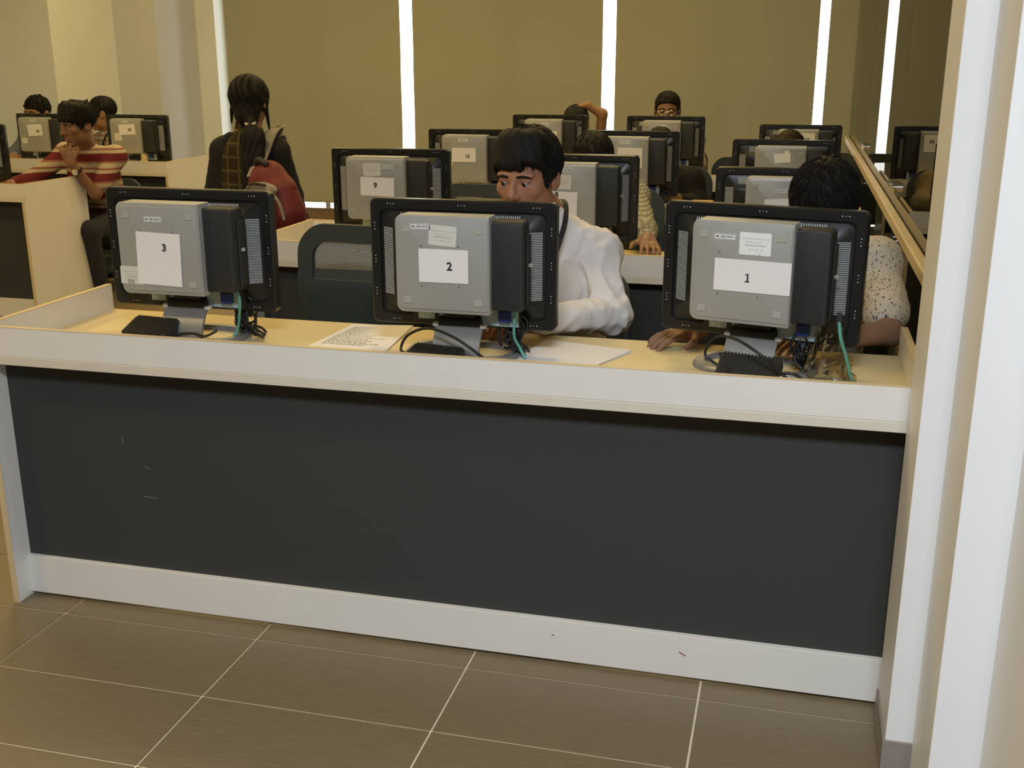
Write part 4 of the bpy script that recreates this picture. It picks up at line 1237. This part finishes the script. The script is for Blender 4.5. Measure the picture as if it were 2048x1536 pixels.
# --- person at computer 1
PAT = mat('cream_printed_cotton', (0.66, 0.57, 0.45), 0.85, var=0.05, scale=20, bump=0.2, bscale=25)
def speckle(m):
    N, L = m.node_tree.nodes, m.node_tree.links
    b = N['Principled BSDF']; src = b.inputs['Base Color'].links[0].from_socket
    geo = N.new('ShaderNodeNewGeometry'); mp = N.new('ShaderNodeMapping'); mp.inputs['Scale'].default_value = (170, 170, 60); mp.inputs['Rotation'].default_value = (0.5, 0.6, 0.3)
    L.new(geo.outputs['Position'], mp.inputs[0])
    w = N.new('ShaderNodeTexNoise'); w.inputs['Scale'].default_value = 1.0; w.inputs['Detail'].default_value = 1; L.new(mp.outputs[0], w.inputs['Vector'])
    g = N.new('ShaderNodeMath'); g.operation = 'GREATER_THAN'; g.inputs[1].default_value = 0.64; L.new(w.outputs['Fac'], g.inputs[0])
    mx = N.new('ShaderNodeMixRGB'); L.new(g.outputs[0], mx.inputs[0]); L.new(src, mx.inputs[1]); mx.inputs[2].default_value = (0.09, 0.08, 0.075, 1)
    L.new(mx.outputs[0], b.inputs['Base Color'])
speckle(PAT)
hd = Head((0.085, 3.20, 1.118), yaw=0, pitch=30, sc=1.04)
p2 = person('person with bowed dark head in a cream patterned shirt at computer 1', hd, (0.07, 3.5), SK_MID, (0.075, 3.33, 1.035), (0.075, 3.42, 0.85), (0.08, 3.58, 0.52),
    ((0.250, 3.38, 0.955), (0.288, 3.17, 0.790), (0.11, 2.99, 0.805)), ((-0.125, 3.38, 0.955), (-0.20, 3.25, 0.80), (-0.235, 3.07, 0.792)), PAT, ('short', 'short'),
    hs=0.005, hb=0.007, fold=0.004, seed=5, sh_r=0.062, el_r=0.050, curl=(20, 14), hand_dir=(None, (-0.75, -0.55, -0.1)),
    hair=dict(h=0.0045, vol=(0.091, 0.108, 0.097), c=(0, 0.022, 0.042), line=(0.72, -0.004), spikes=0, seed=6, noise=0.003, fringe=0, strands=1500, slift=0.08))
# --- row 2
GREYP = plaid_mat('pale_checked_cotton', (0.52, 0.50, 0.40), (0.20, 0.20, 0.17), (0.25, 0.24, 0.20), 80, 0.22)
hd = Head((-0.875, 4.88, 1.085), yaw=0, pitch=24, sc=1.05)
person('person in a checked shirt bowed behind computer 8 with a hand on the desk lip', hd, (-0.87, 5.1), SK_MID, (-0.87, 4.98, 1.0), (-0.87, 5.04, 0.82), (-0.86, 5.2, 0.5),
    ((-0.70, 5.0, 0.93), (-0.60, 4.62, 0.84), (-0.54, 4.25, 0.860)), ((-1.06, 5.0, 0.93), (-1.10, 4.72, 0.80), (-0.95, 4.56, 0.79)), GREYP,
    hs=0.007, hb=0.009, seed=8, curl=(14, 20), hand_dir=((0.25, -1.0, -0.12), None), hand_up=((0.1, 0, 1), (0, 0, 1)), hair=dict(h=0.006, vol=(0.088, 0.106, 0.094), noise=0.002, line=(0.45, -0.014), strands=700))
# --- row 3
BLK = mat('black_cloth', (0.006, 0.006, 0.007), 0.9, var=0.2, scale=30, bump=0.3, bscale=20)
hd = Head((-0.76, 6.40, 1.03), yaw=0, pitch=25, sc=1.0)
person('person in loose black clothing in the third row', hd, (-0.76, 6.6), SK_MID, (-0.76, 6.48, 0.94), (-0.74, 6.5, 0.76), (-0.75, 6.62, 0.5),
    ((-0.585, 6.46, 0.86), (-0.54, 6.40, 0.72), (-0.62, 6.12, 0.80)), ((-0.93, 6.46, 0.86), (-0.98, 6.40, 0.72), (-0.9, 6.12, 0.80)), BLK,
    chest_r=(0.20, 0.13, 0.20), sh_r=0.075, el_r=0.07, hs=0.008, hb=0.01, seed=9, hair=dict(h=0.007, vol=(0.086, 0.106, 0.096), line=(0.45, -0.014)), face=True, brow=False, lips=False)
hd = Head((-0.04, 6.42, 1.025), yaw=5, pitch=22, sc=1.0)
TAN = mat('tan_cotton', (0.35, 0.27, 0.18), 0.9, var=0.1)
person('person with brown hair bowed behind computer 13', hd, (-0.04, 6.65), SK_MID, (-0.04, 6.5, 0.94), (-0.04, 6.56, 0.77), (-0.04, 6.72, 0.5),
    ((0.14, 6.54, 0.87), (0.19, 6.40, 0.78), (0.06, 6.13, 0.80)), ((-0.22, 6.54, 0.87), (-0.27, 6.40, 0.78), (-0.14, 6.13, 0.80)), TAN,
    hs=0.008, hb=0.01, seed=10, hair=dict(h=0.006, m=HAIRB, vol=(0.086, 0.104, 0.094), line=(0.5, -0.01)), brow=False, lips=False)
# --- row 4
hd = Head((-1.56, 7.98, 1.085), yaw=-8, pitch=24, sc=1.06)
person('person resting a raised arm on the head in the rearmost row', hd, (-1.55, 8.2), SK_MID, (-1.55, 8.06, 1.0), (-1.55, 8.12, 0.82), (-1.55, 8.3, 0.5),
    ((-1.40, 8.09, 0.955), (-1.375, 8.03, 1.165), (-1.475, 7.995, 1.225)), ((-1.73, 8.08, 0.93), (-1.78, 7.9, 0.80), (-1.62, 7.72, 0.79)), mat('grey_tee', (0.2, 0.2, 0.2), 0.9), ('none', 'short'),
    hs=0.006, hb=0.01, seed=11, curl=(14, 20), hand_dir=((-1, -0.1, -0.12), None), hand_up=((0, 0, 1), (0, 0, 1)), hsc=0.95,
    hair=dict(h=0.006, vol=(0.086, 0.106, 0.094), line=(0.5, 0.0)), brow=False, lips=False)
hd = Head((-0.902, 7.97, 1.195), yaw=4, pitch=6, sc=1.06)
p7 = person('person in glasses looking over a monitor in the rearmost row', hd, (-0.9, 8.2), SK_DARK, (-0.9, 8.04, 1.06), (-0.9, 8.1, 0.87), (-0.9, 8.3, 0.52),
    ((-0.71, 8.08, 0.99), (-0.66, 7.92, 0.82), (-0.8, 7.70, 0.80)), ((-1.09, 8.08, 0.99), (-1.14, 7.92, 0.82), (-1.0, 7.70, 0.80)), TAN,
    hs=0.0055, hb=0.01, seed=12, hair=dict(h=0.006, vol=(0.084, 0.104, 0.086), c=(0, 0.02, 0.042), line=(0.62, -0.016), noise=0.002, strands=500), gaze=(5, -20))
gm = MB()
for e in (-1, 1):
    loop = [tuple(Vector(hd.P(e * 0.031 + 0.022 * math.cos(a), -0.103, 0.002 + 0.015 * math.sin(a))) - Vector(p7.location)) for a in np.linspace(0, 2 * math.pi, 17)]
    gm.tube(loop, 0.0018, 6)
    gm.tube([Vector(hd.P(e * 0.052, -0.102, 0.006)) - Vector(p7.location), Vector(hd.P(e * 0.079, -0.05, 0.006)) - Vector(p7.location), Vector(hd.P(e * 0.084, 0.015, 0.004)) - Vector(p7.location)], 0.0016, 6)
gm.tube([Vector(hd.P(-0.01, -0.104, 0.006)) - Vector(p7.location), Vector(hd.P(0.01, -0.104, 0.006)) - Vector(p7.location)], 0.0016, 6)
gm.obj('glasses', M['steel'], p7, smooth=60)
# --- left block
hd = Head((-6.01, 7.93, 1.125), yaw=-6, pitch=6, sc=1.04)
person('person with spiky hair peering over computer 24', hd, (-6.02, 8.1), SK_MID, (-6.0, 8.0, 0.99), (-6.02, 8.06, 0.81), (-6.02, 8.18, 0.5),
    ((-5.83, 8.04, 0.93), (-5.78, 7.9, 0.80), (-5.95, 7.70, 0.80)), ((-6.2, 8.04, 0.93), (-6.25, 7.9, 0.80), (-6.1, 7.70, 0.80)), mat('blue_grey_tee', (0.13, 0.16, 0.2), 0.9),
    hs=0.006, hb=0.01, seed=13, hair=dict(h=0.006, vol=(0.086, 0.102, 0.092), c=(0, 0.02, 0.044), spikes=20, seed=4, noise=0.003, line=(0.6, 0.006), strands=600, slift=0.12), lips=False)
PLW = plaid_mat('white_checked_cotton', (0.60, 0.55, 0.46), (0.25, 0.22, 0.19), (0.4, 0.2, 0.16), 26, 0.18)
hd = Head((-5.37, 7.86, 1.13), yaw=-58, pitch=10, sc=1.04)
p10 = person('person in profile wearing a checked shirt and black lanyard left of computer 22', hd, (-5.4, 8.05), SK_MID, (-5.36, 7.92, 0.985), (-5.38, 8.0, 0.80), (-5.41, 8.17, 0.5),
    ((-5.21, 8.02, 0.92), (-5.20, 7.86, 0.79), (-5.40, 7.70, 0.79)), ((-5.55, 7.95, 0.92), (-5.66, 7.82, 0.80), (-5.62, 7.68, 0.79)), PLW,
    hs=0.006, hb=0.008, seed=14, hair=dict(h=0.006, vol=(0.086, 0.106, 0.092), line=(0.5, 0.0), noise=0.002, strands=500), gaze=(0, -5))
ribbon(p10, [(-5.31, 7.96, 1.02), (-5.32, 7.865, 0.99), (-5.36, 7.845, 0.92), (-5.40, 7.86, 0.82)], 0.018, LAN, 'lanyard')
STR = stripe_mat('red_cream_stripes', [(0.0, (0.15, 0.022, 0.026)), (0.30, (0.46, 0.38, 0.28)), (0.46, (0.26, 0.10, 0.085)), (0.56, (0.46, 0.38, 0.28)), (0.80, (0.30, 0.13, 0.10)), (0.9, (0.15, 0.022, 0.026))], freq=8.2, phase=0.42)
hd = Head((-4.41, 6.19, 1.14), yaw=-22, pitch=10, roll=0, sc=1.08)
p9 = person('person in a red striped shirt resting the chin on a fist', hd, (-4.5, 6.4), SK_DARK, (-4.44, 6.30, 1.005), (-4.47, 6.40, 0.83), (-4.5, 6.58, 0.52),
    ((-4.285, 6.38, 0.935), (-4.335, 6.20, 0.715), (-4.40, 6.075, 0.915)), ((-4.66, 6.40, 0.945), (-4.80, 6.22, 0.80), (-4.78, 5.98, 0.795)), STR, ('short', 'long'),
    hs=0.005, hb=0.007, seed=15, fist=(True, False), hand_dir=((-0.25, -0.12, 1.0), None), hand_up=((0.45, -0.9, 0), (0, 0, 1)), gaze=(-20, -10), chest_r=(0.18, 0.11, 0.17),
    hair=dict(h=0.005, vol=(0.094, 0.106, 0.094), c=(0, 0.02, 0.048), spikes=24, seed=8, noise=0.003, line=(0.55, 0.004), fringe=0.006, strands=900, slift=0.12), collar=False)
w = np.array((-4.384, 6.106, 0.865)); ax_ = nrm(np.array((-4.40, 6.075, 0.915)) - np.array((-4.335, 6.20, 0.715)))
wr = Vector(p9.location); A = Vector(w) - wr; ux = Vector(ax_)
MB().tube([A - ux * 0.009, A + ux * 0.009], 0.0345, 20).obj('watch_strap', mat('brown_strap', (0.03, 0.018, 0.012), 0.5), p9, smooth=50)
dv = Vector((0.25, -0.95, -0.1)).normalized()
MB().cyl(A + dv * 0.029, A + dv * 0.042, 0.019, 20).obj('watch_face', M['steel'], p9, smooth=40)

# --- standing person seen from behind
def standing():
    x0, y0 = -2.655, 5.1
    root = thing('person', 'person standing with back turned, dark ponytail and plaid shirt, carrying a red backpack', 'person', (x0, y0, 0))
    hd = Head((x0 + 0.01, y0 + 0.02, 1.335), yaw=180, pitch=6, sc=1.0)
    S = Solid(); hd.add(S)
    S.rc(hd.P(0, 0.02, -0.05), (x0, y0, 1.19), 0.045, 0.05, 0.03)
    S.rc((x0, y0, 1.19), (x0, y0, 1.0), 0.055, 0.085, 0.05); S.rc((x0, y0, 1.0), (x0, y0, 0.75), 0.085, 0.11, 0.05)
    arms = (((x0 - 0.155, y0, 1.10), (x0 - 0.225, y0 + 0.01, 0.87), (x0 - 0.20, y0 + 0.14, 0.74)), ((x0 + 0.155, y0, 1.10), (x0 + 0.205, y0 + 0.03, 0.88), (x0 + 0.17, y0 + 0.17, 0.80)))
    for i, (a, b, c) in enumerate(arms):
        S.rc(a, b, 0.036, 0.032, 0.02); S.rc(b, c, 0.032, 0.023, 0.02)
        hand(S, c, np.array(c) - np.array(b), (0, 0, 1), 1 if i == 0 else -1, 25, 0.9)
    sobj('body', S, 0.006, SK_MID, root); hd.features(root)
    PL = plaid_mat('dark_plaid', (0.030, 0.020, 0.011), (0.10, 0.075, 0.035), (0.085, 0.07, 0.03), 15, 0.14)
    T = Solid()
    T.rc((x0, y0, 1.11), (x0, y0, 0.80), 0.10, 0.115, 0.05)
    for e in (-1, 1): T.rc((x0 + e * 0.07, y0, 1.06), (x0 + e * 0.075, y0, 0.72), 0.085, 0.10, 0.05)
    T.rc((x0, y0 + 0.005, 1.20), (x0, y0, 1.08), 0.058, 0.085, 0.04)
    for k in range(14):
        a0 = 2 * math.pi * k / 14; a1 = 2 * math.pi * (k + 1) / 14
        f = lambda a: np.array((x0 + 0.057 * math.cos(a), y0 + 0.057 * math.sin(a), 1.205 - 0.012 * math.sin(a)))
        T.rc(f(a0), f(a1), 0.012, 0.012, 0.008); T.rc(f(a0) + (0, 0, 0.02), f(a1) + (0, 0, 0.02), 0.009, 0.009, 0.008)
    sobj('shirt', T, 0.008, PL, root, folds(0.003, 21))
    K = Solid()
    for e, (a, b, c) in zip((-1, 1), arms):
        K.rc(a, b, 0.056, 0.050, 0.03); K.rc(b, np.array(b) + (np.array(c) - np.array(b)) * 0.9, 0.050, 0.036, 0.02)
        K.rc((x0 + e * 0.10, y0, 1.15), a, 0.038, 0.054, 0.03)
        K.rc((x0 + e * 0.135, y0, 1.08), (x0 + e * 0.15, y0 + 0.0, 0.74), 0.062, 0.062, 0.03)
    sobj('cardigan', K, 0.008, BLK, root, folds(0.003, 22))
    L = Solid()
    L.el((x0, y0, 0.76), (0.17, 0.12, 0.12), 0.05)
    for e in (-1, 1): L.rc((x0 + e * 0.085, y0, 0.72), (x0 + e * 0.09, y0, 0.42), 0.088, 0.058, 0.03); L.rc((x0 + e * 0.09, y0, 0.42), (x0 + e * 0.09, y0 + 0.0, 0.09), 0.058, 0.048, 0.02)
    sobj('trousers', L, 0.014, TROU, root)
    for e in (-1, 1):
        s = Solid(); s.rc((x0 + e * 0.09, y0 - 0.03, 0.042), (x0 + e * 0.095, y0 + 0.13, 0.034), 0.04, 0.032, 0.02); sobj('shoe', s, 0.01, SHOE, root)
    H = Solid()
    H.el(hd.P(0, 0.02, 0.03), (0.097, 0.112, 0.102), 0.02, hd.r)
    H.el((x0 + 0.02, y0 - 0.045, 1.28), (0.064, 0.055, 0.065), 0.03)
    H.rc((x0 + 0.055, y0 - 0.08, 1.245), (x0 + 0.06, y0 - 0.095, 1.22), 0.022, 0.020, 0.015)
    H.el((x0 + 0.072, y0 - 0.105, 1.165), (0.070, 0.040, 0.060), 0.02); H.el((x0 + 0.078, y0 - 0.118, 1.07), (0.066, 0.034, 0.085), 0.03); H.el((x0 + 0.055, y0 - 0.125, 0.97), (0.045, 0.024, 0.09), 0.03)
    for e, l in ((-1, 0.10), (1, 0.13)):
        H.rc((x0 + e * 0.088, y0 + 0.02, 1.33), (x0 + e * 0.104, y0 + 0.02, 1.33 - l), 0.016, 0.004, 0.012)
    def clip(G):
        q = (G - hd.c) @ hd.r
        return np.where((q[..., 1] < -0.02) & (q[..., 2] < 0.05), 0.02, -1.0)
    def disp(P): return 0.003 * np.sin(P[:, 0] * 190 + 6 * np.sin(P[:, 2] * 14)) * 0.7
    sobj('hair', H, 0.006, HAIR, root, disp, clip)
    hair_strands(hd, root, 900, (0.097, 0.112, 0.102), (0, 0.02, 0.03), (2.0, 0.1), crown=(0, -0.5, 0.85), length=0.9, lift=0.03, seed=31, low=-0.5)
    MB().tube([(0.056 + 0.023 * math.cos(a), -0.088 + 0.023 * math.sin(a) * 0.8, 1.235 + 0.004 * math.sin(a)) for a in np.linspace(0, 2 * math.pi, 13)], 0.007, 8).obj('hair_tie', mat('pale_hair_tie', (0.5, 0.45, 0.36), 0.7), root, smooth=180)
    # backpack hung from the right shoulder
    bx, by, bz = x0 + 0.195, y0 - 0.165, 0.73
    b = thing('backpack', 'red and grey backpack hanging from one shoulder', 'backpack', (bx, by, bz), R(-14)); b.scale = (1.12, 1.12, 1.12)
    RED = mat('red_nylon', (0.14, 0.012, 0.014), 0.6, var=0.15, scale=30, bump=0.25, bscale=25); GRY = mat('grey_nylon', (0.26, 0.235, 0.20), 0.65, var=0.08, scale=60)
    B = Solid(); B.rc((-0.055, 0, 0.09), (-0.045, 0, 0.20), 0.085, 0.07, 0.05); B.rc((0.065, 0, 0.08), (0.05, 0, 0.17), 0.085, 0.07, 0.05); B.rc((0, 0.0, 0.08), (-0.01, 0, 0.24), 0.085, 0.06, 0.05)
    me = B.mesh('pack_body', 0.008, folds(0.003, 30)); link('pack_body', me, RED, b)
    F = Solid(); F.rc((-0.01, -0.075, 0.06), (0.04, -0.075, 0.06), 0.055, 0.055, 0.04); F.rc((0.0, -0.07, 0.08), (0.02, -0.07, 0.13), 0.06, 0.055, 0.04)
    me = F.mesh('front_pocket', 0.008, folds(0.002, 31)); link('front_pocket', me, RED, b)
    arc = [(-0.10, -0.085, 0.06), (-0.085, -0.10, 0.14), (-0.03, -0.115, 0.20), (0.05, -0.115, 0.20), (0.105, -0.095, 0.14), (0.125, -0.085, 0.06)]
    MB().tube(arc, 0.0085, 8, sub=8, flat=0.6).obj('grey_piping', GRY, b, smooth=180)
    G2 = Solid(); G2.el((0.01, -0.082, 0.185), (0.085, 0.022, 0.032), 0.02); link('grey_panel', G2.mesh('grey_panel', 0.007), GRY, b)
    MB().tube([(-0.05, -0.125, 0.115), (0.0, -0.135, 0.112), (0.05, -0.13, 0.125), (0.085, -0.12, 0.15)], 0.004, 6, sub=6).obj('zip_line', GRY, b, smooth=180)
    MB().tube([(-0.045, -0.11, 0.195), (0.0, -0.125, 0.213), (0.06, -0.118, 0.208)], 0.006, 6, sub=6).obj('zip', M['dark'], b, smooth=180)
    MB().tube([(-0.065, -0.115, 0.18), (-0.07, -0.12, 0.15), (-0.08, -0.115, 0.125)], 0.006, 6, sub=4).obj('zip_pull', mat('brass_pull', (0.35, 0.22, 0.08), 0.4, metal=0.5), b, smooth=180)
    MB().tube([(-0.06, -0.03, 0.285), (-0.03, -0.045, 0.305), (0.01, -0.04, 0.285)], 0.014, 8, sub=6).obj('carry_handle', M['dark'], b, smooth=180)
    MB().tube([(0.005, -0.134, 0.035), (0.02, -0.137, 0.06), (0.035, -0.134, 0.035)], 0.003, 6).obj('emblem', GRY, b)
    st = MB(); P = spline([Vector(p) for p in ((-0.06, -0.05, 0.235), (-0.075, -0.005, 0.270), (-0.08, 0.04, 0.320), (-0.085, 0.08, 0.370), (-0.09, 0.12, 0.408), (-0.095, 0.155, 0.420), (-0.10, 0.19, 0.408), (-0.11, 0.215, 0.34))], 8)
    rings = []
    for i, p in enumerate(P):
        t = (P[min(i + 1, len(P) - 1)] - P[max(i - 1, 0)]).normalized(); s_ = t.cross(Vector((0.0, -0.8, 0.6))).normalized(); n = s_.cross(t).normalized() * 0.006
        w_ = 0.034
        rings.append([tuple(p - s_ * w_), tuple(p + s_ * w_), tuple(p + s_ * w_ + n), tuple(p - s_ * w_ + n)])
    st.loft(rings).obj('shoulder_strap', GRY, b, smooth=40)
standing()
